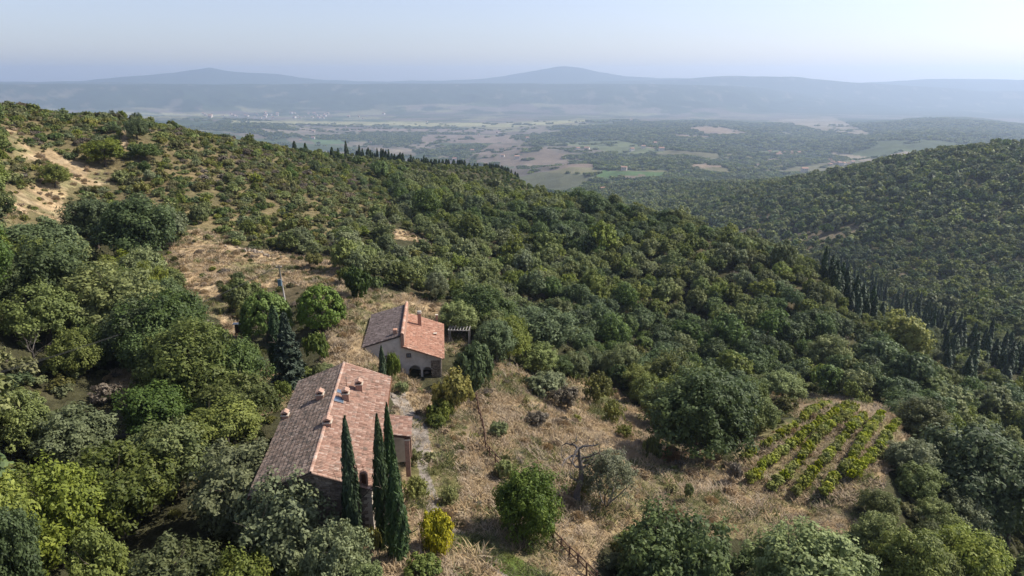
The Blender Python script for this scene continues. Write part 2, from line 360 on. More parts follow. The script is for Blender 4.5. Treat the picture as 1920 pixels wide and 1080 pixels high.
def tint_mat(name, stops, rough=.9, noise=None, bump=0, scale=8, dirt=None):
    """tint attribute -> colour ramp, broken up by noise, optional bump and blotches of dirt or lichen"""
    m = bpy.data.materials.new(name); nt, N, L, P = nodes(m)
    at = N.new('ShaderNodeAttribute'); at.attribute_name = 'tint'
    r = ramp(N, stops); L.new(at.outputs['Fac'], r.inputs[0]); out = r.outputs[0]
    tc = N.new('ShaderNodeTexCoord')
    if noise:
        n = N.new('ShaderNodeTexNoise'); n.inputs['Scale'].default_value = scale; n.inputs['Detail'].default_value = 6; L.new(tc.outputs['Object'], n.inputs[0])
        rr = ramp(N, [(.3, (1-noise,)*3), (.7, (1+noise*.5,)*3)]); L.new(n.outputs[0], rr.inputs[0])
        out = mix(N, L, out, rr.outputs[0], 1.0, 'MULTIPLY')
        if bump:
            b = N.new('ShaderNodeBump'); b.inputs['Strength'].default_value = bump; b.inputs['Distance'].default_value = .03; L.new(n.outputs[0], b.inputs['Height']); L.new(b.outputs[0], P.inputs['Normal'])
    if dirt:
        n2 = N.new('ShaderNodeTexNoise'); n2.inputs['Scale'].default_value = dirt[1]; n2.inputs['Detail'].default_value = 8; n2.inputs['Roughness'].default_value = .7; L.new(tc.outputs['Object'], n2.inputs[0])
        r2 = ramp(N, [(dirt[2], (0, 0, 0)), (dirt[3], (1, 1, 1))]); L.new(n2.outputs[0], r2.inputs[0])
        out = mix(N, L, out, dirt[0], r2.outputs[0])
    L.new(out, P.inputs['Base Color']); P.inputs['Roughness'].default_value = rough; P.inputs['Specular IOR Level'].default_value = .2
    return m
M = {}
M['oak'] = leaf_mat('oak_leaves', (0.091,0.118,0.027), (0.169,0.206,0.043), (0.270,0.306,0.063))
M['dark'] = leaf_mat('holm_oak_leaves', (0.050,0.081,0.025), (0.094,0.143,0.036), (0.164,0.228,0.058), .25)
M['olive'] = leaf_mat('grey_green_leaves', (0.123,0.155,0.053), (0.201,0.240,0.083), (0.300,0.347,0.125), .28)
M['lime'] = leaf_mat('fresh_green_leaves', (0.067,0.095,0.020), (0.117,0.152,0.031), (0.188,0.218,0.048), .22, .3)
M['yellow'] = leaf_mat('yellow_leaves', (0.209,0.224,0.020), (0.403,0.389,0.028), (0.628,0.568,0.040), .15, .3)
M['scrub'] = leaf_mat('scrub_leaves', (0.121,0.124,0.037), (0.204,0.206,0.057), (0.310,0.292,0.090), .38)
M['broom'] = leaf_mat('broom_stems', (0.096,0.119,0.023), (0.174,0.194,0.038), (0.258,0.269,0.058), .3, .25)
M['brown'] = leaf_mat('dry_twigs', (.12,.10,.065), (.20,.165,.11), (.28,.235,.165), .25)
M['pine'] = leaf_mat('pine_needles', (0.063,0.101,0.017), (0.111,0.166,0.027), (0.176,0.237,0.044), .12, .12)
M['cypress'] = leaf_mat('cypress_sprays', (0.018,0.035,0.012), (0.035,0.065,0.020), (0.069,0.108,0.031), .2, .08)
M['fir'] = leaf_mat('fir_needles', (.020,.035,.020), (.036,.058,.032), (.070,.096,.052), .15, .08)
M['vine'] = leaf_mat('vine_leaves', (0.159,0.194,0.018), (0.287,0.329,0.028), (0.446,0.463,0.040), .25, .32)
M['straw'] = leaf_mat('dry_grass_blades', (.30,.22,.122), (.385,.29,.162), (.455,.355,.21), .15, .2, .8)
M['weed'] = leaf_mat('green_grass_blades', (.085,.095,.030), (.13,.145,.042), (.20,.20,.07), .3, .25, .8)
M['bark'] = tint_mat('bark', [(0, (.075,.058,.042)), (1, (.15,.125,.10))], noise=.4, bump=.6, scale=9)
M['deadwood'] = tint_mat('weathered_bark', [(0, (.11,.095,.082)), (1, (.24,.21,.185))], noise=.4, bump=.5, scale=12)
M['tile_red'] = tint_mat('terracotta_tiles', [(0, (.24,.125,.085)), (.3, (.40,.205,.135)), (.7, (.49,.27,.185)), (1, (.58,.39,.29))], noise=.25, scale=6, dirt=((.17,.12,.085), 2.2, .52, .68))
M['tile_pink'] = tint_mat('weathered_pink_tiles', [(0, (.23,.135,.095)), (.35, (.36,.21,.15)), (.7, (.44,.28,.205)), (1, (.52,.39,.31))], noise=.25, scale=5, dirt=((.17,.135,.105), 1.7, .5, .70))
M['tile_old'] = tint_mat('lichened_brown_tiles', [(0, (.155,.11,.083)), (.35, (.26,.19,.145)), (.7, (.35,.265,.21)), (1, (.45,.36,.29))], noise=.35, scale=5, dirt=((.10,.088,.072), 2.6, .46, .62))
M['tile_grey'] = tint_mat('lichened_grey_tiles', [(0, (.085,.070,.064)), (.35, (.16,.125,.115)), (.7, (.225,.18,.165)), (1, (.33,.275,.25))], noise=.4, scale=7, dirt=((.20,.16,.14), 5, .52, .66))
M['stone'] = tint_mat('rubble_stone', [(0, (.155,.12,.088)), (.5, (.25,.20,.15)), (1, (.37,.31,.24))], noise=.4, bump=.7, scale=5)
M['mortar'] = tint_mat('lime_mortar', [(0, (.20,.165,.13)), (1, (.20,.165,.13))], noise=.3, bump=.4, scale=4)
M['plaster'] = tint_mat('grey_render', [(0, (.52,.485,.44)), (1, (.52,.485,.44))], noise=.18, bump=.2, scale=1.4, dirt=((.24,.22,.19), 1.1, .55, .75))
M['plaster_light'] = tint_mat('pale_render', [(0, (.55,.48,.38)), (1, (.55,.48,.38))], noise=.18, bump=.2, scale=2)
M['brick'] = tint_mat('red_brick', [(0, (.26,.14,.095)), (.5, (.33,.20,.145)), (1, (.42,.29,.22))], noise=.3, bump=.4, scale=9)
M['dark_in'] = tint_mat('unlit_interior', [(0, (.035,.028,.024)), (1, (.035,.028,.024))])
M['wood'] = tint_mat('weathered_wood', [(0, (.085,.048,.032)), (1, (.15,.092,.062))], noise=.35, bump=.3, scale=14)
M['greywood'] = tint_mat('pale_grey_timber', [(0, (.38,.36,.33)), (1, (.52,.49,.45))], noise=.25, bump=.3, scale=9)
M['rust'] = tint_mat('rusty_metal', [(0, (.15,.065,.035)), (1, (.22,.10,.055))], noise=.35, scale=20)
M['concrete'] = tint_mat('concrete', [(0, (.36,.335,.295)), (1, (.42,.39,.35))], noise=.2, bump=.2, scale=3)
M['white'] = tint_mat('white_sheet', [(0, (.70,.69,.66)), (1, (.78,.77,.74))], noise=.1, scale=3)
M['blue'] = tint_mat('blue_grey_paint', [(0, (.12,.20,.25)), (1, (.16,.25,.31))], noise=.2, scale=8)
M['metal'] = tint_mat('dull_metal', [(0, (.20,.20,.20)), (1, (.28,.28,.28))], rough=.5)
M['wire'] = tint_mat('black_cable', [(0, (.02,.02,.02)), (1, (.02,.02,.02))], rough=.6)
M['farwall'] = tint_mat('pale_house_wall', [(0, (.50,.42,.32)), (1, (.68,.62,.54))], noise=.15, scale=.3)
M['farroof'] = tint_mat('distant_tiled_roof', [(0, (.34,.18,.12)), (1, (.44,.26,.18))], noise=.2, scale=.4)
g = bpy.data.materials.new('skylight_glass'); nt, N, L, P = nodes(g)
P.inputs['Base Color'].default_value = (.10, .14, .19, 1); P.inputs['Roughness'].default_value = .08; P.inputs['Metallic'].default_value = .0; P.inputs['IOR'].default_value = 1.6
M['glass'] = g

# ground material: cover colour from the land, broken up at several scales
gm = bpy.data.materials.new('ground'); nt, N, L, P = nodes(gm)
at = N.new('ShaderNodeAttribute'); at.attribute_name = 'cover'
geo = N.new('ShaderNodeNewGeometry')
mp = N.new('ShaderNodeMapping'); mp.inputs['Scale'].default_value = (1, 1, .4); L.new(geo.outputs['Position'], mp.inputs[0])
out = at.outputs['Color']; bh = None
for sc_, lo, hi, f in ((.22, .70, 1.25, 1), (.9, .62, 1.35, 1), (4.5, .70, 1.28, 1), (17, .72, 1.25, 1)):
    n = N.new('ShaderNodeTexNoise'); n.inputs['Scale'].default_value = sc_; n.inputs['Detail'].default_value = 5; n.inputs['Roughness'].default_value = .65; L.new(mp.outputs[0], n.inputs[0])
    rr = ramp(N, [(.32, (lo,)*3), (.68, (hi,)*3)]); L.new(n.outputs[0], rr.inputs[0])
    out = mix(N, L, out, rr.outputs[0], f, 'MULTIPLY'); bh = n if sc_ == 4.5 else bh
nb = N.new('ShaderNodeTexNoise'); nb.inputs['Scale'].default_value = .012; nb.inputs['Detail'].default_value = 8; nb.inputs['Roughness'].default_value = .7; L.new(geo.outputs['Position'], nb.inputs[0])
rr = ramp(N, [(.3, (.72,)*3), (.7, (1.25,)*3)]); L.new(nb.outputs[0], rr.inputs[0]); out = mix(N, L, out, rr.outputs[0], 1, 'MULTIPLY')
bp = N.new('ShaderNodeBump'); bp.inputs['Strength'].default_value = .8; bp.inputs['Distance'].default_value = .25; L.new(bh.outputs[0], bp.inputs['Height']); L.new(bp.outputs[0], P.inputs['Normal'])
L.new(out, P.inputs['Base Color']); P.inputs['Roughness'].default_value = 1; P.inputs['Specular IOR Level'].default_value = .05
M['ground'] = gm

# ------------------------------------------------------------------ ground: one sheet from under the camera to the horizon
rad = np.concatenate([np.linspace(1, 27, 12), np.exp(np.linspace(math.log(28), math.log(420), 520)), np.exp(np.linspace(math.log(423), math.log(16800), 430))])
azs = np.concatenate([np.linspace(-180, -44, 46)[:-1], np.linspace(-44, 44, 600), np.linspace(44, 180, 46)[1:-1]])
nr, na = len(rad), len(azs)
AA, RR = np.meshgrid(np.radians(azs), rad)
GX = (np.sin(AA)*RR).ravel(); GY = (np.cos(AA)*RR).ravel(); GZ = height(GX, GY)
gcol, gwood = cover(GX, GY, GZ)
idx = np.arange(nr*na).reshape(nr, na); nx = np.roll(idx, -1, axis=1)
F = np.stack([idx[:-1], idx[1:], nx[1:], nx[:-1]], -1).reshape(-1, 4)[:, ::-1]
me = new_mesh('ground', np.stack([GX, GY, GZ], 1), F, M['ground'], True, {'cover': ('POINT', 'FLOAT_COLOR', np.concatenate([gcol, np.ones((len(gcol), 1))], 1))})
link('ground', me, kind='structure')

# what the crest lines hide: greatest tangent of sight before each distance
TG = np.maximum.accumulate((GZ.reshape(nr, na) - CZ)/RR, axis=0)
def seen(x, y, z, margin=0.):
    d = np.hypot(x, y); a = np.degrees(np.arctan2(x, y))
    j = np.clip(np.searchsorted(azs, a), 0, na-1); i = np.clip(np.searchsorted(rad, d*.985)-1, 0, nr-1)
    return (z - CZ)/d > TG[i, j] - margin

# ------------------------------------------------------------------ foliage
def unit(n, rng, up=0.):
    v = rng.normal(size=(n, 3)); v[:, 2] += up; return v/np.linalg.norm(v, axis=1)[:, None]
def leaves(C, Nrm, size, rng, tint, aspect=1.6, along=None):
    """one folded leaf cluster (a rhombus) at each centre, facing roughly along Nrm"""
    n = len(C); Nv = Nrm/np.linalg.norm(Nrm, axis=1)[:, None]
    a = np.cross(Nv, rng.normal(size=(n, 3)) if along is None else along); a /= np.linalg.norm(a, axis=1)[:, None] + 1e-9
    b = np.cross(Nv, a); s = (size*rng.uniform(.6, 1.25, n))[:, None]
    w = a*s*.5; h = b*s*.5*aspect
    V = np.stack([C-h, C+w*rng.uniform(.7, 1.1, (n, 1)), C+h, C-w*rng.uniform(.7, 1.1, (n, 1))], 1).reshape(-1, 3)
    F = np.arange(4*n).reshape(n, 4)
    return V, F, tint
def crown(seed, Rr, zc, sh, nl, nc, nlf, size, lobe=.42, dens=.55, low=-.35, tjit=.18, ragged=.15):
    rng = np.random.default_rng(seed); Cs, Ns, Ts = [], [], []
    dirs = []
    while len(dirs) < nl:
        v = unit(1, rng)[0]
        if v[2] < low: continue
        if all(np.dot(v, w) < .93 - .35*min(1, 14/nl)*.5 for w in dirs) or rng.random() < .1: dirs.append(v)
    dirs = np.array(dirs)*rng.uniform(dens*.85, dens*1.2, (nl, 1))
    dirs[0] *= .2
    for v in dirs:
        lc = np.array([v[0]*Rr, v[1]*Rr, zc + v[2]*sh]); lr = Rr*lobe*rng.uniform(.7, 1.2); lt = rng.normal(0, .10)
        for q in unit(nc, rng, .25):
            cc = lc + q*lr*rng.uniform(.6, 1.0 + ragged)*np.array([1, 1, min(1.1, sh/Rr)]); cr = lr*rng.uniform(.28, .48); ct = lt + rng.normal(0, .10)
            u = unit(nlf, rng, .15); pos = cc + u*cr*rng.uniform(.35, 1.05, (nlf, 1))
            Cs.append(pos); Ns.append(u*.8 + q*.6 + rng.normal(0, .5, (nlf, 3)) + np.array([0, 0, .45])); Ts.append(np.clip(.48 + ct + rng.normal(0, tjit, nlf), 0, 1))
    return leaves(np.concatenate(Cs), np.concatenate(Ns), size, rng, np.concatenate(Ts))
def fmesh(name, data, mat):
    V, F, T = data
    return new_mesh(name, V, F, mat, False, {'tint': ('FACE', 'FLOAT', T)})
def spindle(seed, Rr, H, n, size, fullness=.55):
    """a columnar cypress: upright sprays round a narrow spindle"""
    rng = np.random.default_rng(seed); t = rng.random(n)**.85; a = rng.random(n)*2*math.pi
    prof = np.sin(np.clip(t*.93+.07, 0, 1)**.62*math.pi)**.62
    bulge = 1 + .16*np.sin(a*3 + t*9 + seed) + .10*np.sin(a*7 - t*23)
    rr = Rr*prof*bulge*rng.uniform(.72, 1.05, n)
    C = np.stack([np.cos(a)*rr, np.sin(a)*rr, t*H], 1)
    Nn = np.stack([np.cos(a), np.sin(a), np.full(n, .35)], 1) + rng.normal(0, .35, (n, 3))
    up = np.cross(Nn, np.array([0, 0, 1.])) + rng.normal(0, .05, (n, 3))
    al = np.cross(up, Nn); b = np.cross(Nn, al)
    V, F, T = leaves(C, Nn, size, rng, np.clip(.45 + .3*np.sin(a*5 + t*15)*.5 + rng.normal(0, .2, n), 0, 1), 2.4, along=al)
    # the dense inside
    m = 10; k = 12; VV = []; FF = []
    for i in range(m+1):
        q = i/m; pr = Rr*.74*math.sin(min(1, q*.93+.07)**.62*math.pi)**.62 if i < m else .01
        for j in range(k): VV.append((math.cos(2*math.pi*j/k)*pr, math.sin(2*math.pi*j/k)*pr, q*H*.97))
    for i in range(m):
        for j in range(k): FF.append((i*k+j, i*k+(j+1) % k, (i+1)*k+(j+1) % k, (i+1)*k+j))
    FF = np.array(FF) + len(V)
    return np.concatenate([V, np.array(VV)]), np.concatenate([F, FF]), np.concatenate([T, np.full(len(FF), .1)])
def layered(seed, Rr, H, n, size):
    """fir: drooping tiers on a cone"""
    rng = np.random.default_rng(seed); Cs = []; Ns = []; Ts = []
    tiers = 17
    for i in range(tiers):
        q = i/tiers; r0 = Rr*(1-q)**.8*rng.uniform(.85, 1.1); z0 = H*(.06+q*.92); nb_ = int(7 + 9*(1-q))
        for a in rng.random(nb_)*6.283:
            L_ = r0*rng.uniform(.7, 1.15); kk = int(n/(tiers*11))
            s = rng.random(kk)**.6; w = (rng.random(kk)-.5)*L_*.5*(1-s*.55)
            x = np.cos(a)*s*L_ - np.sin(a)*w; y = np.sin(a)*s*L_ + np.cos(a)*w; z = z0 - s*L_*.22 + s**3*L_*.12 + rng.normal(0, .12, kk)
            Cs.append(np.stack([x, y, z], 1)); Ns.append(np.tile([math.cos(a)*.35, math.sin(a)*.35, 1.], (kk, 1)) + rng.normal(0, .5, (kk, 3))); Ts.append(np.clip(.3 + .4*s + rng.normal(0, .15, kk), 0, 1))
    return leaves(np.concatenate(Cs), np.concatenate(Ns), size, rng, np.concatenate(Ts), 1.9)
def dome(seed, Rr, zc, sh, ncl, nlf, size):
    """umbrella pine: puffs of needles over a dome, hollow beneath"""
    rng = np.random.default_rng(seed); Cs = []; Ns = []; Ts = []
    for i in range(ncl):
        q = unit(1, rng)[0]; q[2] = abs(q[2])*1.15 - .28; q /= np.linalg.norm(q)
        c = np.array([q[0]*Rr, q[1]*Rr, zc + q[2]*sh])*np.array([.86, .86, 1]); cr = Rr*rng.uniform(.13, .22); t0 = rng.normal(0, .08)
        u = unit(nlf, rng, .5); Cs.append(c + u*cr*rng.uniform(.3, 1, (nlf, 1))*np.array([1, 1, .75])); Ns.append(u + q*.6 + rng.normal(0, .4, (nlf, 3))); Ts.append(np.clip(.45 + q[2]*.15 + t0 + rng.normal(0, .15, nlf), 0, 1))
    return leaves(np.concatenate(Cs), np.concatenate(Ns), size, rng, np.concatenate(Ts), 1.8)
def wispy(seed, Rr, H, n, size):
    """thin upright twigs fanning from the base (broom)"""
    rng = np.random.default_rng(seed); q = unit(n, rng, .9); q[:, 2] = np.abs(q[:, 2]); s = rng.uniform(.45, 1, n)[:, None]
    C = q*s*np.array([Rr, Rr, H]); al = q + rng.normal(0, .15, (n, 3)); Nn = np.cross(al, rng.normal(size=(n, 3))); al2 = np.cross(al, Nn)
    return leaves(C, Nn, size, rng, np.clip(.5*s[:, 0] + rng.normal(0, .2, n), 0, 1), 3.0, along=al2)
def branches(mb, p, d, L_, r, depth, rng, spread=.6, bend=.25, kids=3, n=5, up=.1):
    pts = [p]; rr = [r]; q = Vector(p); dd = Vector(d).normalized()
    for i in range(4):
        dd = (dd + Vector((rng.normal(0, bend), rng.normal(0, bend), rng.normal(0, bend)+up))).normalized(); q = q + dd*L_/4; pts.append(q.copy()); rr.append(r*(1-.17*(i+1)))
    mb.tube(pts, rr, n, tint=float(rng.random()), cap=False)
    if depth <= 0: return
    for k in range(kids):
        i = int(rng.integers(2, 5)); nd = (dd + Vector(tuple(rng.normal(0, spread, 3)))).normalized()
        branches(mb, pts[i], nd, L_*rng.uniform(.55, .8), rr[i]*.68, depth-1, rng, spread, bend, kids, max(3, n-1), up)
def trunk_mesh(seed, H, r, spread, mat, depth=1):
    rng = np.random.default_rng(seed); mb = MB()
    pts = [(0, 0, -.3)]; x = y = 0
    for i in range(1, 5): x += rng.normal(0, .06*H*.3); y += rng.normal(0, .06*H*.3); pts.append((x, y, H*.2*i))
    mb.tube(pts, [r*1.25, r, r*.85, r*.7, r*.45], 8, tint=.3, cap=False)
    for k in range(5):
        a = k*1.256 + rng.random(); i = 2 + k % 3
        branches(mb, Vector(pts[i]), Vector((math.cos(a), math.sin(a), .8)), spread*rng.uniform(.8, 1.1), r*.42, depth, rng, .5, .2, 2, 5)
    return mb.mesh('trunk', mat, True)

# templates -------------------------------------------------------- (kind, detail level) -> list of crown meshes for a plant of nominal size
T_ = {}
def tree_set(key, mat, seeds, Rr=3.6, zc=4.2, sh=3.4, low=-.75, ragged=.35, **kw):
    hi = [fmesh('crown', crown(s, Rr, zc, sh, 18, 18, 60, .185, **kw), mat) for s in seeds]
    mid = [fmesh('crown', crown(s+50, Rr, zc, sh, 15, 14, 24, .34, **kw), mat) for s in seeds]
    far = [fmesh('crown', crown(s+90, Rr, zc, sh, 10, 8, 9, .85, **kw), mat) for s in seeds]
    T_[key] = {'hi': hi, 'mid': mid, 'far': far}
tree_set('oak', M['oak'], (1, 2, 3, 4)); tree_set('dark', M['dark'], (11, 12, 13), lobe=.46, dens=.5)
tree_set('olive', M['olive'], (21, 22), tjit=.22); tree_set('lime', M['lime'], (31, 32))
tree_set('yellow', M['yellow'], (41,), Rr=3.2, zc=5, sh=4)
def shrub_set(key, mat, seeds, **kw):
    T_[key] = {'hi': [fmesh('shrub', crown(s, 1.35, .75, .8, 11, 11, 34, .12, low=-.1, **kw), mat) for s in seeds],
               'mid': [fmesh('shrub', crown(s+5, 1.35, .75, .8, 9, 8, 14, .21, low=-.1, **kw), mat) for s in seeds]}
    T_[key]['far'] = T_[key]['mid']
shrub_set('s_scrub', M['scrub'], (61, 62, 63)); shrub_set('s_dark', M['dark'], (64, 65)); shrub_set('s_olive', M['olive'], (66, 67)); shrub_set('s_brown', M['brown'], (68,))
shrub_set('s_lime', M['lime'], (69,)); shrub_set('s_oak', M['oak'], (70,))
T_['s_broom'] = {'hi': [fmesh('broom', crown(s, 1.2, .7, .8, 12, 12, 24, .10, low=-.1, ragged=.9, tjit=.26), M['broom']) for s in (71, 72)], 'mid': [fmesh('broom', crown(s, 1.2, .7, .8, 9, 8, 12, .20, low=-.1, ragged=.8, tjit=.26), M['broom']) for s in (73, 74)]}
T_['s_broom']['far'] = T_['s_broom']['mid']
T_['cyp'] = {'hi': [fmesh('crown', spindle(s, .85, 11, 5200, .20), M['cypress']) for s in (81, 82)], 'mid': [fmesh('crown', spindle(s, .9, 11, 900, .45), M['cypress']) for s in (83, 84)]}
T_['cyp']['far'] = T_['cyp']['mid']
TRUNKS = [trunk_mesh(s, 5.5, .2, 2.2, M['bark']) for s in (1, 2, 3)]
LEAF_NAME = {'oak': 'oak_tree', 'dark': 'holm_oak_tree', 'olive': 'grey_leaved_tree', 'lime': 'locust_tree', 'yellow': 'yellow_poplar_tree', 'cyp': 'cypress_tree'}

def plant(name, label, x, y, z, crown_me, sc=(1, 1, 1), rz=0, trunk=None, group=None, cat='tree', tsc=None):
    e = empty(name, label, cat, (x, y, z), rz, group)
    c = link('crown' if cat == 'tree' else 'foliage', crown_me, e); c.scale = sc
    if cat == 'tree' and trunk is not None: c.location.z = -.9*sc[2]
    if trunk is not None:
        t = link('trunk', trunk, e); t.scale = tsc or sc
    return e

# ------------------------------------------------------------------ scattering many alike things as one mass
hidden = {}
def lib(name, meshes):
    c = bpy.data.collections.new(name)
    for i, m_ in enumerate(meshes):
        o = bpy.data.objects.new('%s_%02d' % (name, i), m_); c.objects.link(o)
    return c
def scatter(name, coll, P, S, rot, idx_, **props):
    me = bpy.data.meshes.new(name); me.vertices.add(len(P)); me.vertices.foreach_set('co', np.asarray(P, np.float32).ravel())
    for an, typ, fld, data in (('scl', 'FLOAT_VECTOR', 'vector', S), ('rot', 'FLOAT_VECTOR', 'vector', rot), ('idx', 'INT', 'value', idx_)):
        a = me.attributes.new(an, typ, 'POINT'); a.data.foreach_set(fld, np.asarray(data, np.int32 if typ == 'INT' else np.float32).ravel())
    o = link(name, me, **props); o['kind'] = 'stuff'
    ng = bpy.data.node_groups.new(name, 'GeometryNodeTree')
    ng.interface.new_socket('Geometry', in_out='INPUT', socket_type='NodeSocketGeometry'); ng.interface.new_socket('Geometry', in_out='OUTPUT', socket_type='NodeSocketGeometry')
    N = ng.nodes; L = ng.links; gi = N.new('NodeGroupInput'); go = N.new('NodeGroupOutput')
    iop = N.new('GeometryNodeInstanceOnPoints'); ci = N.new('GeometryNodeCollectionInfo'); ci.inputs[0].default_value = coll; ci.inputs['Separate Children'].default_value = True; ci.inputs['Reset Children'].default_value = True
    L.new(gi.outputs[0], iop.inputs['Points']); L.new(ci.outputs[0], iop.inputs['Instance']); iop.inputs['Pick Instance'].default_value = True
    for an, typ, sock in (('scl', 'FLOAT_VECTOR', 'Scale'), ('rot', 'FLOAT_VECTOR', 'Rotation'), ('idx', 'INT', 'Instance Index')):
        na_ = N.new('GeometryNodeInputNamedAttribute'); na_.data_type = typ; na_.inputs[0].default_value = an; L.new(na_.outputs[0], iop.inputs[sock])
    L.new(iop.outputs[0], go.inputs[0]); md = o.modifiers.new('scatter', 'NODES'); md.node_group = ng
    return o

# ------------------------------------------------------------------ the main farmhouse
HG = 366.5                                     # ground level at the farmhouse
u = Vector((-.112, .9937, 0)); v = Vector((.9937, .112, 0))
def wall_quad(mb, P, thick=None): mb.add(P, [tuple(range(len(P)))])
def tiled_roof(name, parent, A, B, C, D, mat, rng, tw=.21, tl=.36, slab=None):
    """A-B the high edge, D-C the low edge; rows of half-round tiles running down the slope, real pieces in one part"""
    A, B, C, D = map(Vector, (A, B, C, D)); e = B-A; W = e.length; e.normalize(); s = D-A; Ls = s.length; s.normalize(); nrm = e.cross(s).normalized()
    if nrm.z < 0: nrm = -nrm
    nc = int(W/tw); nrw = int(Ls/tl); V = []; F = []; T = []; tw = W/nc; tl = Ls/nrw
    prof = [(-.52, 0), (-.36, .052), (0, .085), (.36, .052), (.52, 0)]
    for i in range(nc):
        for j in range(nrw):
            c0 = A + e*(tw*(i+.5) + rng.normal(0, .008)); t = float(np.clip(rng.normal(.48, .24), 0, 1)); lift = abs(rng.normal(0, .008)); dx = rng.normal(0, .012)
            o = len(V)
            for (q, ww, zz) in ((j*tl, .80, .012), ((j+1.12)*tl, 1.0, .045 + lift)):
                for (a, b) in prof: V.append(c0 + e*(a*tw*ww + dx*(q/Ls)) + s*min(q, Ls+.12) + nrm*(b + zz + .022*math.sin(i*.21 + q*.5)*math.sin(q*.9 + i*.05) + .02))
            for k in range(4): F.append((o+k, o+5+k, o+6+k, o+1+k)); T.append(t)
            F.append((o+5, o+6, o+7, o+8)) if False else None
    me = new_mesh(name, np.array([tuple(p) for p in V]), F, mat, False, {'tint': ('FACE', 'FLOAT', T)})
    me.flip_normals() if (me.polygons[0].normal.dot(nrm) < 0) else None
    link(name, me, parent, kind='stuff')
    return e, s, nrm
def slab(mb, P, th):
    P = [Vector(p) for p in P]; lo = [p - Vector((0, 0, th)) for p in P]; n = len(P)
    mb.add(P + lo, [tuple(range(n)), tuple(range(2*n-1, n-1, -1))] + [(i, i+n, (i+1) % n + n, (i+1) % n) for i in range(n)])
rng_t = np.random.default_rng(3)

O = Vector((-14.75, 43.75, 0)); LEN = 20.2; HW = 4.55; ZR = CZ-27.7; ZE = CZ-29.45
def W(a, b, z): p = O + u*a + v*b; return Vector((p.x, p.y, z))
fh = empty('farmhouse', 'long two-storey stone farmhouse with pink and brown tiled roof behind three tall cypresses', 'house', tuple(W(0, 0, HG)))
fh_loc = Vector(fh.location)
def child_offset(mb): mb.V = [tuple(Vector(p) - fh_loc) for p in mb.V]; return mb
class HB(MB):
    def build(s, name, mat, parent=None, smooth=False, off=None, **kw):
        s.V = [tuple(Vector(p) - off) for p in s.V]; return MB.build(s, name, mat, parent, smooth, **kw)
ov = .35; wi = HW - ov
# walls with thickness: closed block with gable tops
def house_block(mb, a0, a1, b0, b1, z0, zl, zm, zr, bm):
    prof = [(b0, z0), (b1, z0), (b1, zr), (bm, zm), (b0, zl)]
    P = [W(a0, b, z) for b, z in prof] + [W(a1, b, z) for b, z in prof]
    mb.add(P, [(0, 1, 2, 3, 4), (9, 8, 7, 6, 5), (0, 5, 6, 1), (1, 6, 7, 2), (2, 7, 8, 3), (3, 8, 9, 4), (4, 9, 5, 0)])
hb = HB(); dz = .10
house_block(hb, .35, LEN-.35, -wi, wi, HG-1.5, ZE + (ZR-ZE)*ov/HW - dz, ZR-dz, ZE + (ZR-ZE)*ov/HW - dz, 0)
hb.build('wall', M['mortar'], fh, off=fh_loc)
# rubble stones proud of the mortar on the walls in view
def stones(parent, off, F0, ex, ez, w, h, nrm, mat, seed, skip=None, top=None, sz=(.22, .55), name='wall_stones'):
    rng = np.random.default_rng(seed); mb = HB(); z = 0
    while z < h-.08:
        hh = rng.uniform(.13, .24); x = rng.uniform(-.2, 0)
        while x < w:
            ww = rng.uniform(*sz); x0 = max(x, 0); x1 = min(x+ww, w)-.02; xm = (x0+x1)/2
            zt = min(z+hh-.02, (top(xm) if top else h))
            if x1-x0 > .08 and zt-z > .05 and not (skip and skip(xm, (z+zt)/2)):
                c = F0 + ex*xm + ez*((z+zt)/2) + nrm*.012; hx = (x1-x0)/2; hz = (zt-z)/2; dpt = rng.uniform(.02, .05); i_ = rng.uniform(.8, .95)
                P = [c-ex*hx-ez*hz, c+ex*hx-ez*hz, c+ex*hx+ez*hz, c-ex*hx+ez*hz]; Q = [c-ex*hx*i_-ez*hz*i_+nrm*dpt, c+ex*hx*i_-ez*hz*i_+nrm*dpt, c+ex*hx*i_+ez*hz*i_+nrm*dpt, c-ex*hx*i_+ez*hz*i_+nrm*dpt]
                mb.add(P+Q, [(0,1,5,4),(1,2,6,5),(2,3,7,6),(3,0,4,7),(4,5,6,7)], float(np.clip(rng.normal(.45, .25), 0, 1)))
            x += ww
        z += hh
    mb.build(name, mat, parent, off=off, kind='stuff')
Zv = Vector((0, 0, 1)); WH = ZE - HG
gtop = lambda x: (ZE + (ZR-ZE)*ov/HW - dz - HG) + (ZR-ZE)*(1-ov/HW)*(1 - abs(x-wi)/wi) - .05
stones(fh, fh_loc, W(.35, -wi, HG), v, Zv, 2*wi, 8, -u, M['stone'], 5, top=gtop, skip=lambda x, z: (abs(x-6.5) < .55 and 0.8 < z < 2.2) or (abs(x-3.2) < .45 and 2.7 < z < 3.7) or x > 2*wi-.42)
stones(fh, fh_loc, W(.35, wi, HG), u, Zv, LEN-.7, WH-.1, v, M['stone'], 6, skip=lambda x, z: any(abs(x-c) < .5 and a < z < b for c, a, b in ((3.5, 2.6, 3.5), (6.2, 2.6, 3.5), (16, 2.6, 3.5), (8, .0, 2.2), (15, .9, 2.2))) or x < .4)
# pale corner stones on the corner that shows between the cypresses
z = HG; k = 0
while z < ZE-.2:
    c = MB(); c.V = []; s1 = .62 if k % 2 else .36; s2 = .36 if k % 2 else .62; hh = .30
    q = HB(); Mx = Matrix((v, u, Zv)).transposed()
    q.box(W(.35-.05+s2/2, wi+.05-s1/2, z+hh/2), (s1, s2, hh-.03), Mx, tint=random.random())
    q.build('corner_stone', M['plaster_light'], fh, off=fh_loc); z += hh; k += 1
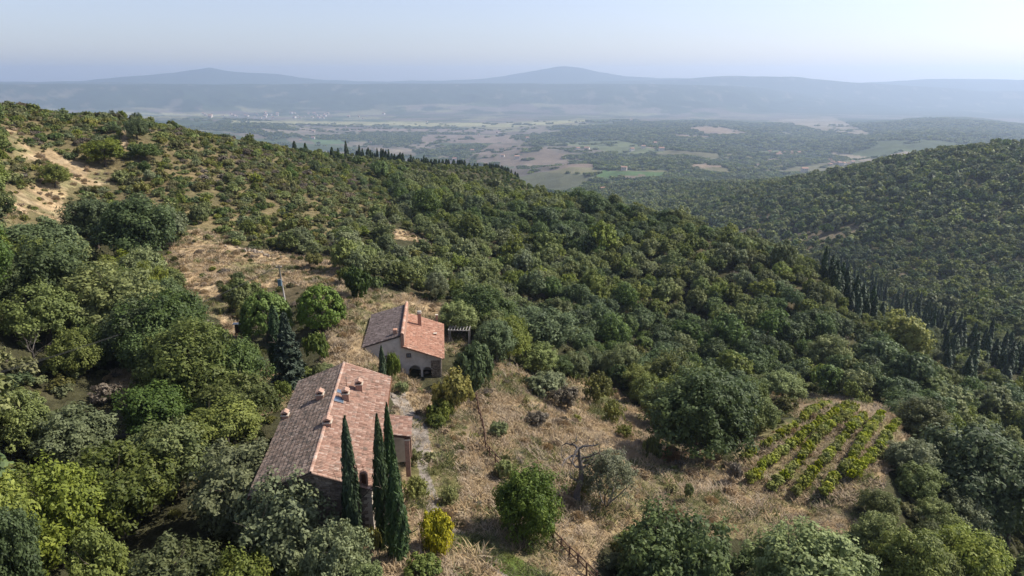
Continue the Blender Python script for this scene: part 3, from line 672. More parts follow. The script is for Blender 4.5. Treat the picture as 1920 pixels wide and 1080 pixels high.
# windows: plate painted dark for the unlit recess, frame, two panes, sill
def window(parent, off, c, ex, nrm, w=.8, h=1.15, rec=None):
    mb = HB(); Mx = Matrix((ex, nrm, Zv)).transposed()
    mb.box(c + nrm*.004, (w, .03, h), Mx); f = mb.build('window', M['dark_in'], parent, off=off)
    fr = HB()
    for sx in (-1, 1): fr.box(c + ex*(sx*(w/2+.03)) + nrm*.05, (.07, .09, h+.12), Mx)
    for sz_ in (-1, 1): fr.box(c + Zv*(sz_*(h/2+.03)) + nrm*.05, (w, .09, .07), Mx)
    fr.box(c + nrm*.05, (.05, .05, h), Mx); fr.build('frame', M['wood'], f, off=off)
    for sx in (-1, 1):
        p = HB(); p.box(c + ex*(sx*w/4) + nrm*.035, (w/2-.06, .015, h-.04), Mx); p.build('pane', M['glass'], f, off=off)
    s = HB(); s.box(c - Zv*(h/2+.11) + nrm*.09, (w+.3, .2, .08), Mx); s.build('sill', M['plaster_light'], f, off=off)
window(fh, fh_loc, W(.35, -wi+6.5, HG+1.5), v, -u, .8, 1.1); window(fh, fh_loc, W(.35, -wi+3.2, HG+3.2), v, -u, .7, .8)
for a_ in (3.5, 6.2, 16): window(fh, fh_loc, W(.35+a_, wi, HG+3.0), u, v, .7, .7)
window(fh, fh_loc, W(.35+15, wi, HG+1.55), u, v)
d_ = HB(); d_.box(W(8.35, wi+.03, HG+1.05), (.06, 1.0, 2.1), Matrix((v, u, Zv)).transposed()); door = d_.build('door', M['wood'], fh, off=fh_loc)
d_ = HB(); d_.box(W(8.7, wi+.09, HG+1.0), (.05, .05, .16), Matrix((v, u, Zv)).transposed()); d_.build('handle', M['metal'], door, off=fh_loc)
# roof deck, then tiles; the near part of the left slope lies a step higher
rb = HB(); eave_z = ZE
slab(rb, [W(0, 0, ZR-.02), W(LEN, 0, ZR-.02), W(LEN, HW, ZE-.02), W(0, HW, ZE-.02)], .13); slab(rb, [W(LEN, 0, ZR-.021), W(0, 0, ZR-.021), W(0, -HW, ZE-.02), W(LEN, -HW, ZE-.02)], .13)
roof = rb.build('roof', M['tile_old'], fh, off=fh_loc)
def roof_at(parent, off, name, A, B, C, D, mat, tw=.21):
    A, B, C, D = [Vector(p)-off for p in (A, B, C, D)]
    return tiled_roof(name, parent, A, B, C, D, mat, rng_t, tw)
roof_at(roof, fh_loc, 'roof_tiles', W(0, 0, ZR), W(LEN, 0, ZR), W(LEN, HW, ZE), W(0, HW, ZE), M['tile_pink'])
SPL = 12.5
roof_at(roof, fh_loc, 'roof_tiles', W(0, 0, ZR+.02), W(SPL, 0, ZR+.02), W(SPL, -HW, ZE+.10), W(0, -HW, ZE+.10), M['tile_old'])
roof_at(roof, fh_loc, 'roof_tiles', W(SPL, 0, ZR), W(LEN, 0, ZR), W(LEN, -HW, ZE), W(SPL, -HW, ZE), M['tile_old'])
def ridge_tiles(parent, off, A, B, mat, r=.14, L_=.42):
    d = (B-A); n = int(d.length/L_); d.normalize(); sd = d.cross(Zv).normalized(); mb = HB(); rg = np.random.default_rng(8)
    for i in range(n):
        p = A + d*(i*L_); V = []
        for (q, rr, zz) in ((0, r, .0), (L_*1.12, r*1.12, .02)):
            for k in range(6): a = math.pi*k/5; V.append(p + d*q + sd*math.cos(a)*rr + Zv*(math.sin(a)*rr*.9 + zz + rg.normal(0, .004)))
        mb.add(V, [(k, k+1, k+7, k+6) for k in range(5)] + [(6, 7, 8, 9, 10, 11)], float(np.clip(rg.normal(.7, .2), 0, 1)))
    mb.build('ridge_tiles', mat, parent, off=off, kind='stuff')
ridge_tiles(roof, fh_loc, W(0, 0, ZR+.06), W(LEN, 0, ZR+.06), M['tile_pink'])
ridge_tiles(roof, fh_loc, W(0, HW-.12, ZE+.02), W(0, .1, ZR+.02), M['tile_pink'], .11); ridge_tiles(roof, fh_loc, W(LEN, HW-.12, ZE+.02), W(LEN, .1, ZR+.02), M['tile_pink'], .11)
ridge_tiles(roof, fh_loc, W(SPL, -.2, ZR-.03), W(SPL, -HW+.1, ZE+.02), M['tile_old'], .10)
def roofz(b): return ZR - (ZR-ZE)*abs(b)/HW
def on_roof(px, py, side):
    """point of the roof plane seen at a photo pixel -> (a, b)"""
    x, y, z = ray(px, py); dv = Vector((x, y, z)); k = (ZR-ZE)/HW
    # z = ZR - k*|b|
    best = None
    for t in np.linspace(40, 90, 3000):
        p = Vector((0, 0, CZ)) + dv*t; q = p - Vector((O.x, O.y, 0)); b = q.x*v.x + q.y*v.y; a = q.x*u.x + q.y*u.y
        if p.z <= ZR - k*abs(b): return a, b
    return a, b
def chimney(a, b, w, h, hood=True, lid='tile', parent=None, brick='brick'):
    z0 = roofz(b); off = fh_loc; Mx = Matrix((v, u, Zv)).transposed()
    c = HB(); c.box(W(a, b, z0 + h*.5 - .35), (w, w*1.1, h + .7), Mx, tint=.5); cm = c.build('chimney', M[brick], parent, off=off)
    c = HB(); c.box(W(a, b, z0 + h + .03), (w+.14, w*1.1+.14, .07), Mx); c.build('cornice', M['plaster_light'], cm, off=off)
    for sx in (-1, 1):
        for sy in (-1, 1): c = HB(); c.box(W(a + sy*w*.42, b + sx*w*.36, z0+h+.17), (.10, .10, .22), Mx); c.build('hood_post', M[brick], cm, off=off)
    c = HB(); c.box(W(a, b, z0+h+.12), (w*.6, w*.6, .09), Mx); c.build('flue_shade_block', M['dark_in'], cm, off=off)  # solid block, coloured near black in place of the shade inside the flue
    c = HB(); t = w*.62; A = [W(a-t, b-t, z0+h+.28), W(a-t, b+t, z0+h+.28), W(a-t, b, z0+h+.50), W(a+t, b-t, z0+h+.28), W(a+t, b+t, z0+h+.28), W(a+t, b, z0+h+.50)]
    c.add(A, [(0,1,2),(3,5,4),(0,2,5,3),(2,1,4,5),(0,3,4,1)], .7); c.build('chimney_hood', M['tile_pink'], cm, off=off)
for px_, py_, sd_, w_, h_ in ((601,749,-1,.62,.55),(536,787,-1,.55,.5),(674,733,1,.62,.75),(649,751,1,.60,.75),(615,799,1,.62,.40)):
    a_, b_ = on_roof(px_, py_, sd_); chimney(a_, b_, w_, h_, parent=roof)
# skylights
def skylight(px, py, w, h):
    a, b = on_roof(px, py, 1); k = (ZR-ZE)/HW; sl = (v*HW + Zv*(ZE-ZR)).normalized(); nn = u.cross(sl); nn = nn if nn.z > 0 else -nn
    Mx = Matrix((sl, u, nn)).transposed(); c0 = W(a, b, roofz(b)) + nn*.12
    m_ = HB(); 
    for sx in (-1, 1): m_.box(c0 + sl*(sx*h/2), (.07, w+.07, .12), Mx)
    for sx in (-1, 1): m_.box(c0 + u*(sx*w/2), (h-.07, .07, .12), Mx)
    s_ = m_.build('skylight', M['metal'], roof, off=fh_loc)
    m_ = HB(); m_.box(c0 + nn*.02, (h-.06, w-.06, .04), Mx); m_.build('pane', M['glass'], s_, off=fh_loc)
skylight(634, 752, .85, .9); skylight(638, 737, .6, .7)
# TV aerial
ant = HB(); a_, b_ = on_roof(650, 726, 1); p = W(a_, b_, roofz(b_)); ant.tube([p, p+Zv*1.1], [.025, .02], 5)
for k in range(3): ant.tube([p+Zv*(.75+.15*k)-u*.3, p+Zv*(.75+.15*k)+u*.3], [.012, .012], 4)
ant.build('aerial', M['wire'], roof, off=fh_loc)
# bell gable near the front eave
a_, b_ = on_roof(683, 911, 1); zb = roofz(b_)
bg = HB(); pts = []; w2, rr_, hh = .30, .19, 1.25
outer = [(-w2, 0), (-w2, 1.0)] + [(-w2*math.cos(t), 1.0 + w2*math.sin(t)) for t in np.linspace(.3, math.pi-.3, 6)] + [(w2, 1.0), (w2, 0)]
inner = [(-rr_, 0), (-rr_, .95)] + [(-rr_*math.cos(t), .95 + rr_*math.sin(t)) for t in np.linspace(.3, math.pi-.3, 6)] + [(rr_, .95), (rr_, 0)]
th = .2; n_ = len(outer)
def BP(q, dd): return W(a_ + dd, b_ + q[0], zb + .05 + q[1]*.95)
V_ = [BP(q, -th) for q in outer] + [BP(q, -th) for q in inner] + [BP(q, th) for q in outer] + [BP(q, th) for q in inner]; F_ = []
for i in range(n_-1):
    F_ += [(i, i+1, n_+i+1, n_+i), (2*n_+i+1, 2*n_+i, 3*n_+i, 3*n_+i+1), (i+1, i, 2*n_+i, 2*n_+i+1), (n_+i, n_+i+1, 3*n_+i+1, 3*n_+i)]
bg.add(V_, F_, .3); bgo = bg.build('bell_gable', M['brick'], roof, off=fh_loc)
c = HB(); c.box(W(a_+.1, b_, zb+.45), (.37, .03, .95), Matrix((v, u, Zv)).transposed()); c.build('dark_void_panel', M['rust'], bgo, off=fh_loc)  # dark reddish plate painted in for the shaded void of the bell arch
c = HB(); q = W(a_, b_, zb+1.25); c.tube([q, q+Zv*.5], [.02, .015], 5); c.tube([q+Zv*.35-v*.12, q+Zv*.35+v*.12], [.015, .015], 4); c.build('cross', M['wire'], bgo, off=fh_loc)
# porch on the right side
PA0, PA1, PB = 8.9, 12.6, HW+2.35
pz0, pz1 = ZE-.25, ZE-.75
pr = HB(); slab(pr, [W(PA0, HW-.5, pz0), W(PA1, HW-.5, pz0), W(PA1, PB, pz1), W(PA0, PB, pz1)], .14); porch = pr.build('porch_roof', M['wood'], fh, off=fh_loc)
roof_at(porch, fh_loc, 'roof_tiles', W(PA0, HW-.4, pz0+.02), W(PA1, HW-.4, pz0+.02), W(PA1, PB, pz1+.02), W(PA0, PB, pz1+.02), M['tile_pink'])
for aa in (PA0+.25, PA1-.25):
    c = HB(); c.box(W(aa, PB-.35, (pz1+HG)/2-.4), (.42, .42, pz1-HG+.5), Matrix((v, u, Zv)).transposed(), tint=.5); cm = c.build('porch_column', M['brick'], fh, off=fh_loc)
    c = HB(); c.box(W(aa, PB-.35, pz1-.26), (.52, .52, .12), Matrix((v, u, Zv)).transposed()); c.build('capital', M['plaster_light'], cm, off=fh_loc)
c = HB(); c.box(W((PA0+PA1)/2, PB-.35, pz1-.18), (.2, PA1-PA0-.1, .2), Matrix((v, u, Zv)).transposed()); c.build('beam', M['wood'], fh, off=fh_loc)
c = HB(); c.box(W((PA0+PA1)/2, wi+1.1, HG+1.2), (2.2, .25, 2.6), Matrix((v, u, Zv)).transposed(), .4); c.build('porch_wall', M['plaster_light'], fh, off=fh_loc)
# gutters under both eaves
for sb in (-1, 1):
    c = HB(); c.tube([W(.05, sb*(HW+.09), ZE-.10), W(LEN-.05, sb*(HW+.09), ZE-.12)], [.07, .07], 6); c.build('gutter', M['rust'], fh, off=fh_loc)

# ------------------------------------------------------------------ the second house
u2 = Vector((-.10, .995, 0)); v2 = Vector((.995, .10, 0)); O2 = Vector((-15.05, 85.9, 0)); L2 = 13.2; G2 = CZ-39.4
def W2(a, b, z): p = O2 + u2*a + v2*b; return Vector((p.x, p.y, z))
h2 = empty('cottage', 'smaller cottage with grey slope and bright orange tiled slope, arched ground floor', 'house', tuple(W2(0, 0, G2))); o2 = Vector(h2.location)
Mx2 = Matrix((v2, u2, Zv)).transposed()
zRl, zLe, zRt, zRe = CZ-33.3, CZ-34.75, CZ-34.75, CZ-36.7
c = HB(); P = [W2(a, b, z) for a in (.2, L2-.2) for b, z in ((-4.75, G2-2), (0, G2-2), (0, zRl-.12), (-4.75, zLe-.05))]
c.add(P, [(0,1,2,3),(7,6,5,4),(0,4,5,1),(1,5,6,2),(2,6,7,3),(3,7,4,0)]); c.build('wall', M['plaster'], h2, off=o2)
# right half: front wall with two round arches, built as a plate with openings in front of a dark room
def arch_wall(parent, off, a, b0, b1, z0, ztop0, ztop1, arches, mat, th=.45):
    """wall across b, with arches (centre, half width, spring height); columns of quads between top and opening"""
    xs = set(np.linspace(b0, b1, 41))
    for c_, r_, h_ in arches: xs |= set(np.linspace(c_-r_, c_+r_, 13))
    xs = sorted(xs); mb = HB()
    def bot(x, e=0):
        for c_, r_, h_ in arches:
            if abs(x-c_) < r_ + (-1e-6 if e else 0): return z0 + h_ + math.sqrt(max(0, r_*r_-(x-c_)**2))
        return z0-1.5
    for x0, x1 in zip(xs[:-1], xs[1:]):
        if x1-x0 < 1e-5: continue
        m_ = (x0+x1)/2; ins = None
        for c_, r_, h_ in arches:
            if abs(m_-c_) < r_: ins = (c_, r_, h_)
        f = lambda x: z0 + ins[2] + math.sqrt(max(0, ins[1]**2-(x-ins[0])**2)) if ins else z0-1.5
        tt = lambda x: ztop0 + (ztop1-ztop0)*(x-b0)/(b1-b0)
        P = [W2(a, x0, f(x0)), W2(a, x1, f(x1)), W2(a, x1, tt(x1)), W2(a, x0, tt(x0)), W2(a+th, x0, f(x0)), W2(a+th, x1, f(x1)), W2(a+th, x1, tt(x1)), W2(a+th, x0, tt(x0))]
        mb.add(P, [(0,1,2,3),(7,6,5,4),(0,4,5,1)])
    for c_, r_, h_ in arches:
        for s in (-1, 1):
            x = c_+s*r_; mb.add([W2(a, x, z0-1.5), W2(a+th, x, z0-1.5), W2(a+th, x, z0+h_), W2(a, x, z0+h_)], [(0,1,2,3)])
    return mb.build('front_wall', mat, parent, off=off)
arch_wall(h2, o2, .2, .02, 5.35, G2, zRt-.15, zRe-.02, [(1.75, .8, .9), (3.45, .62, .75)], M['plaster'])
c = HB(); P = [W2(a, b, z) for a in (2.2, L2-.2) for b, z in ((.02, G2-2), (5.35, G2-2), (5.35, zRe-.06), (.02, zRt-.15))]
c.add(P, [(0,1,2,3),(7,6,5,4),(0,4,5,1),(1,5,6,2),(3,7,4,0)]); c.build('back_wall', M['plaster'], h2, off=o2)
c = HB(); c.add([W2(.2, 5.35, G2-2), W2(2.2, 5.35, G2-2), W2(2.2, 5.35, zRe-.06), W2(.2, 5.35, zRe-.06)], [(0,1,2,3)]); c.build('side_wall', M['stone'], h2, off=o2)
stones(h2, o2, W2(.2, 3.95, G2-.4), v2, Zv, 1.35, 2.7, -u2, M['stone'], 15, skip=lambda x, z: abs(x+.5-.0) < .62 and z < 1.9)
stones(h2, o2, W2(.2, 5.35, G2-.6), u2, Zv, L2-.4, 3.2, v2, M['stone'], 16)
for cc, ww in ((-2.1, .6),):
    window(h2, o2, W2(.2, cc, G2+2.85), v2, -u2, 1.0, .75)
window(h2, o2, W2(.2, 1.0, G2+3.2), v2, -u2, .5, .45)
c = HB(); c.box(W2(.17, -.55, G2+.95), (.9, .06, 2.0), Mx2); dd_ = c.build('door', M['wood'], h2, off=o2)
c = HB(); c.box(W2(.11, -.25, G2+.95), (.05, .05, .14), Mx2); c.build('handle', M['metal'], dd_, off=o2)
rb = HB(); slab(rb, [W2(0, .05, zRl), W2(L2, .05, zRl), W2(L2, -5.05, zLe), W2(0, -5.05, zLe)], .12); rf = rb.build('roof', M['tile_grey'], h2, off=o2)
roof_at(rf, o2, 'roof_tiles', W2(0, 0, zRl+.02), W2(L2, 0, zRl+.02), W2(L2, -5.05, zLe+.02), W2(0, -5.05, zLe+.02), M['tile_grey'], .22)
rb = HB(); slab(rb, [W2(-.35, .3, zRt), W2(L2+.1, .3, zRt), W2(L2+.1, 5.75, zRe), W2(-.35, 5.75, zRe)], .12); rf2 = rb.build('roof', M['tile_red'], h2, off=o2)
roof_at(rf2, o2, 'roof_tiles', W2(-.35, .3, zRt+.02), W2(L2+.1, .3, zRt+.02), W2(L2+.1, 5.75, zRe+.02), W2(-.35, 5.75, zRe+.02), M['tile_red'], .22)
c = HB(); c.box(W2(L2/2, .27, (zRl+zRt)/2+.05), (.42, L2+.2, zRl-zRt+.55), Mx2, .6); pw = c.build('parapet', M['brick'], h2, off=o2)
ridge_tiles(rf2, o2, W2(-.3, .27, zRl+.38), W2(L2+.2, .27, zRl+.38), M['tile_red'], .2)
ridge_tiles(rf2, o2, W2(-.35, 5.6, zRe+.06), W2(-.35, .5, zRt+.03), M['tile_red'], .11); ridge_tiles(rf2, o2, W2(L2+.1, 5.6, zRe+.06), W2(L2+.1, .5, zRt+.03), M['tile_red'], .11)
def chim2(px, py, w, h, k_=.358):
    x, y, z = ray(px, py); dv = Vector((x, y, z))
    for t in np.linspace(85, 120, 4000):
        p = Vector((0, 0, CZ)) + dv*t; q = p - O2; b = q.x*v2.x + q.y*v2.y; a = q.x*u2.x + q.y*u2.y
        if p.z <= zRt - (zRt-zRe)*(b-.3)/5.45: break
    z0 = p.z; c = HB(); c.box(W2(a, b, z0+h/2-.3), (w, w, h+.6), Mx2, .5); cm = c.build('chimney', M['brick'], rf2, off=o2)
    c = HB(); c.box(W2(a, b, z0+h+.04), (w+.15, w+.15, .08), Mx2); c.build('cornice', M['plaster_light'], cm, off=o2)
    if h > 1:
        for sx in (-1, 1):
            for sy in (-1, 1): c = HB(); c.box(W2(a+sy*w*.38, b+sx*w*.38, z0+h+.18), (.09, .09, .2), Mx2); c.build('hood_post', M['brick'], cm, off=o2)
        c = HB(); c.box(W2(a, b, z0+h+.33), (w+.1, w+.1, .08), Mx2, taper=.6); c.build('chimney_cap', M['concrete'], cm, off=o2)
chim2(787, 611, .52, 2.0); chim2(816, 629, .36, .3); chim2(819, 602, .3, 1.0)
c = HB(); c.box(W2(1.2, -.75, zRl+.1), (.5, .5, .9), Mx2, .6); cm = c.build('chimney', M['brick'], rf, off=o2)
c = HB(); c.box(W2(1.2, -.75, zRl+.6), (.62, .62, .09), Mx2, .7, .7); c.build('chimney_cap', M['tile_red'], cm, off=o2)
c = HB(); c.box(W2(-.02, 2.5, G2+.35), (5.2, .2, .7), Mx2); c.build('plinth', M['concrete'], h2, off=o2) if False else None

# ------------------------------------------------------------------ pergola, notice box, utility poles, wires, fence, stones
pg = hit(862, 642); pgz = top_z(pg, 617)
pe = empty('pergola', 'open timber pergola with pale rafters beside the cottage', 'pergola', tuple(pg), R(-4))
Lp, Wp, Hp = 3.4, 1.6, pgz - pg[2]
for sx in (-1, 1):
    for sy in (-1, 1):
        m_ = MB(); m_.box((sx*Lp*.46, sy*Wp*.45, Hp/2-.3), (.12, .12, Hp+.55)); m_.build('post', M['greywood'], pe)
for sy in (-1, 1): m_ = MB(); m_.box((0, sy*Wp*.5, Hp+.06), (Lp, .10, .14)); m_.build('beam', M['greywood'], pe)
for k in range(8): m_ = MB(); m_.box((-Lp*.48 + k*Lp*.96/7, 0, Hp+.18), (.08, Wp+.5, .10)); m_.build('rafter', M['greywood'], pe)

nb_ = hit(449, 640); ne = empty('notice_stand', 'wooden box stand with flat white top in the dry grass beside the umbrella pine', 'stand', tuple(nb_), R(8)); Hn = max(1.2, top_z(nb_, 607) - nb_[2])
m_ = MB(); m_.box((-.35, 0, Hn/2-.2), (.1, .1, Hn)); m_.build('post', M['wood'], ne); m_ = MB(); m_.box((.35, 0, Hn/2-.2), (.1, .1, Hn)); m_.build('post', M['wood'], ne)
m_ = MB(); m_.box((0, 0, Hn*.72), (.62, .45, Hn*.42)); m_.build('panel', M['wood'], ne); m_ = MB(); m_.box((0, 0, Hn+.03), (1.15, .75, .08)); m_.build('roof', M['white'], ne)

def pole(px, pyb, pyt, label, box=False, lean=0., r=.15):
    b = hit(px, pyb); H = top_z(b, pyt) - b[2]
    e = empty('utility_pole', label, 'pole', tuple(b)); m_ = MB(); m_.tube([(0, 0, -.5), (lean*.5, 0, H*.5), (lean, 0, H)], [r, r*.85, r*.65], 10); m_.build('shaft', M['concrete'], e, True)
    m_ = MB(); m_.box((lean, 0, H-.35), (.9, .08, .10)); m_.build('crossarm', M['metal'], e)
    for k in (-1, 0, 1): m_ = MB(); m_.tube([(lean+k*.38, 0, H-.3), (lean+k*.38, 0, H-.08)], [.05, .035], 6); m_.build('insulator', M['white'], e)
    if box:
        m_ = MB(); m_.box((-.55, -.15, H-2.9), (.55, .4, .95)); t = m_.build('transformer', M['blue'], e)
        m_ = MB(); m_.box((-.55, -.15, H-2.35), (.6, .45, .06)); m_.build('lid', M['metal'], t)
        m_ = MB(); m_.box((-.2, 0, H-2.7), (.3, .1, .1)); m_.build('bracket', M['metal'], t)
    return Vector((b[0]+lean, b[1], b[2]+H-.1))
w1 = pole(536, 572, 497, 'concrete utility pole carrying a blue-grey transformer box in the dry clearing', True, -.5)
w0 = pole(7, 760, 700, 'slender pale utility pole at the edge of the wood by the left border', False, -.3, .12)
for k, dy in enumerate((-.3, .3)):
    pts = []
    for i in range(15):
        t = i/14; p = w0.lerp(w1, t) + Vector((0, dy, 0)); p.z -= 4*1.1*t*(1-t); pts.append(p)
    m_ = MB(); m_.tube(pts, [.018]*15, 4); tag(m_.build('power_cable', M['wire']), 'thin black power cable sagging between the two utility poles', 'cable', 'cables between the utility poles')

def fence(label, pix, post_h=1.3):
    P = [hit(*q) for q in pix]; e = empty('rail_fence', label, 'fence', tuple(P[0])); o = Vector(P[0])
    for i, p in enumerate(P):
        lean = random.uniform(-.06, .06); m_ = MB(); q = Vector(p)-o; m_.tube([q-Zv*.3, q+Zv*post_h+v*lean], [.095, .08], 6, tint=random.random()); m_.build('post', M['wood'], e)
    for a, b in zip(P[:-1], P[1:]):
        for hh in ((post_h-.08), post_h*.5):
            m_ = MB(); m_.tube([Vector(a)-o+Zv*(hh+random.uniform(-.04, .04)), Vector(b)-o+Zv*(hh+random.uniform(-.04, .04))], [.062, .055], 5, tint=random.random()); m_.build('rail', M['wood'], e)
        if random.random() < .7: m_ = MB(); m_.tube([Vector(a)-o+Zv*.1, Vector(b)-o+Zv*(post_h-.15)], [.035, .03], 5, tint=.3); m_.build('brace', M['wood'], e)
    return e
fence('rustic wooden rail fence running down the slope behind the round green bush', [(893,752),(896,764),(897,777),(901,790),(905,803),(908,818),(910,830),(910,846),(918,858),(929,871),(941,884)])
fence('rustic wooden rail fence below the round green bush at the bottom edge', [(1024,1000),(1037,1018),(1052,1033),(1067,1049),(1083,1063),(1100,1080),(1118,1097)])

# stone pile in the upper clearing
sp0 = hit(478, 474); se = empty('stone_heap', 'low heap of grey stones under olive scrub at the top of the clearing', 'stone heap', tuple(sp0)); rg = np.random.default_rng(4)
def rock(rg, s):
    V = unit(20, rg)*s*np.array([1, .8, .6])*rg.uniform(.75, 1.1, (20, 1)); import bmesh
    bm = bmesh.new(); [bm.verts.new(p) for p in V]; bmesh.ops.convex_hull(bm, input=bm.verts); me = bpy.data.meshes.new('stone'); bm.to_mesh(me); bm.free()
    a = me.attributes.new('tint', 'FLOAT', 'FACE'); a.data.foreach_set('value', np.full(len(me.polygons), rg.uniform(.3, 1), np.float32)); me.materials.append(M['stone']); return me
rocks = [rock(rg, .5) for _ in range(5)]
for k in range(34):
    x = rg.normal(0, 2.4); y = rg.normal(0, .6); o = link('stone', rocks[k % 5], se, (x, y, ground(sp0[0]+x, sp0[1]+y) - sp0[2] + .15)); o.scale = (rg.uniform(.5, 1.2),)*3; o.rotation_euler = tuple(rg.uniform(0, 6, 3))
for k, (px_, py_, s_) in enumerate(((703,985,.5),(722,742,.9),(736,745,.7),(800,700,.6),(790,702,.5),(1375,905,.4))):
    p = hit(px_, py_); o = link('boulder', rocks[k % 5], None, tuple(p + [0, 0, .1])); o.scale = (s_*1.3,)*3
    tag(o, ['pale boulder at the foot of the farmhouse corner','pale stone block beside the far corner of the farmhouse','grey stone block on the yard beside the far farmhouse corner','low pale rock in front of the cottage arches','small pale rock left of another before the cottage','small rock in the dry grass beside the vineyard'][k], 'boulder')

# ------------------------------------------------------------------ individual trees and bushes
ZONES = []      # (x, y, radius) kept free of scattered plants
def hero(px, pyb, pyt, wpx, kind, name, label, cat='tree', seed=0, mesh=None, hn=None, rn=None, trunk=True, lod='hi', group=None, rz=None, free=.8):
    """stand a plant on the ground seen at (px, pyb); its top shows at row pyt and it spans wpx pixels"""
    b = hit(px, pyb); f = b[1]*cp_ - (b[2]-CZ)*sp_; rad_ = wpx*f/FPX/2; H = max(.6, top_z(b, pyt) - b[2])
    if mesh is None:
        L_ = T_[kind][lod]; mesh = L_[seed % len(L_)]
    tr = kind in LEAF_NAME
    hn = hn or (11 if kind == 'cyp' else (7.7 if tr else 1.55)); rn = rn or (.9 if kind == 'cyp' else (3.9 if tr else 1.5))
    s = (rad_/rn, rad_/rn, H/hn)
    t = TRUNKS[seed % 3] if (trunk and cat == 'tree') else None
    e = plant(name, label, b[0], b[1], b[2]-.1, mesh, s, seed*1.7 if rz is None else rz, t, group, cat, (min(s[0], 1.6),)*2 + (s[2]*1.0,))
    ZONES.append((b[0], b[1], rad_*free)); return e, b, rad_, H
# cypresses by the farmhouse
for px_, pb, pt, w_, lb in ((666,1030,757,34,'tall dark cypress in front of the farmhouse gable, standing apart on the left'),(722,1024,754,32,'tall cypress at the corner of the farmhouse, left of the foremost one'),
                            (739,1000,733,27,'slim cypress rising behind the two others at the farmhouse corner'),(748,1046,838,40,'foremost and lowest reaching cypress beside the yellow bush')):
    hero(px_, pb, pt, w_, 'cyp', 'cypress_tree', lb, seed=int(px_), free=.5)
hero(719, 722, 640, 15, 'cyp', 'cypress_tree', 'small slender cypress against the grey wall of the cottage', seed=1)
hero(820, 1035, 958, 72, 's_lime', 'yellow_bush', 'rounded bright yellow bush beside the foremost cypress', 'bush', 1, mesh=fmesh('foliage', crown(301, 1.3, .75, .8, 20, 16, 26, .12, low=-.9), M['yellow']))
hero(988, 1008, 868, 142, 'lime', 'laurel_bush', 'large round glossy green bush above the lower rail fence', 'bush', 2, mesh=fmesh('foliage', crown(302, 3.4, 3.1, 2.9, 34, 22, 40, .15, low=-.8, lobe=.40, dens=.6, ragged=.25), leaf_mat('laurel_leaves', (.050,.085,.014), (.098,.150,.022), (.180,.235,.040), .1, .25)), hn=6.4, free=1)
hero(948, 898, 862, 44, 's_olive', 'grey_shrub', 'grey-green shrub tucked behind the large round bush', 'bush', 1)
hero(1255, 1165, 928, 250, 'dark', 'holm_oak_tree', 'massive dark holm oak at the bottom edge right of the dry slope', seed=0, mesh=fmesh('crown', crown(303, 3.6, 4.2, 3.4, 26, 22, 44, .17, lobe=.38, dens=.62, low=-.6), M['dark']))
hero(1500, 1190, 972, 285, 'olive', 'grey_leaved_tree', 'wide grey-green oak cut by the bottom edge below the vineyard', seed=0, mesh=fmesh('crown', crown(304, 3.6, 4.2, 3.4, 28, 22, 46, .15, lobe=.36, dens=.64, low=-.6), M['olive']))
hero(1690, 1130, 975, 150, 'oak', 'oak_tree', 'mid-green oak between the grey-green oak and the bottom right corner', seed=1)
hero(1795, 985, 768, 240, 'dark', 'holm_oak_tree', 'large dark holm oak shading the right end of the vineyard', seed=1, mesh=fmesh('crown', crown(305, 3.6, 4.2, 3.4, 24, 20, 44, .19, lobe=.4, dens=.6, low=-.6), M['dark']))
hero(1890, 1030, 800, 180, 'dark', 'holm_oak_tree', 'dark grey-green tree cut by the right edge beside the vineyard', seed=2)
hero(1736, 1030, 968, 58, 'lime', 'locust_tree', 'small yellow-green tree in the shade at lower right', seed=1)
hero(1310, 862, 690, 205, 'oak', 'oak_tree', 'broad spreading oak on the slope left of the vineyard', seed=2, mesh=fmesh('crown', crown(306, 3.6, 4.5, 3.2, 24, 20, 44, .18, lobe=.38, dens=.64, ragged=.3), leaf_mat('spreading_oak_leaves', (.040,.062,.018), (.075,.108,.030), (.120,.160,.045), .05)))
hero(1222, 868, 812, 42, 's_lime', 'green_shrub', 'upright fresh green shrub standing alone on the dry slope', 'bush', 0)
hero(1258, 868, 828, 44, 's_brown', 'orange_shrub', 'dry orange-brown shrub touching the lone green shrub on the slope', 'bush', 0, mesh=fmesh('foliage', wispy(77, 1.3, 1.3, 1400, .15), leaf_mat('orange_grass', (.26,.15,.06), (.38,.23,.10), (.5,.33,.16), .1)))
hero(605, 622, 523, 96, 'lime', 'umbrella_pine_tree', 'umbrella pine with round bright crown, right of its twin', seed=0, mesh=fmesh('crown', dome(401, 3.7, 3.4, 3.2, 150, 60, .24), M['pine']), hn=6.8, rn=3.9, free=1.1)
hero(503, 640, 533, 104, 'lime', 'umbrella_pine_tree', 'umbrella pine with darker wide crown, left of its twin', seed=1, mesh=fmesh('crown', dome(402, 3.7, 3.2, 3.4, 160, 60, .24), M['pine']), hn=6.8, rn=3.9, free=1.1)
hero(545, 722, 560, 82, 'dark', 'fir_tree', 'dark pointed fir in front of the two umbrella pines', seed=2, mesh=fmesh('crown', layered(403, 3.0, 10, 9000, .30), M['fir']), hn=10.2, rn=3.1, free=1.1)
hero(524, 700, 558, 30, 'cyp', 'cypress_tree', 'black-green cypress against the left side of the pointed fir', seed=5)
hero(597, 682, 618, 54, 's_lime', 'green_shrub', 'light green rounded shrub right of the pointed fir', 'bush', 0)
hero(478, 695, 640, 40, 's_lime', 'green_shrub', 'small light green shrub in the shade left of the fir', 'bush', 0)
hero(455, 565, 522, 80, 's_oak', 'green_shrub', 'spreading dark green shrub in the clearing left of the pines', 'bush', 0)
hero(448, 532, 508, 30, 's_lime', 'green_shrub', 'small bright green shrub at the top of the spreading dark one', 'bush', 0)
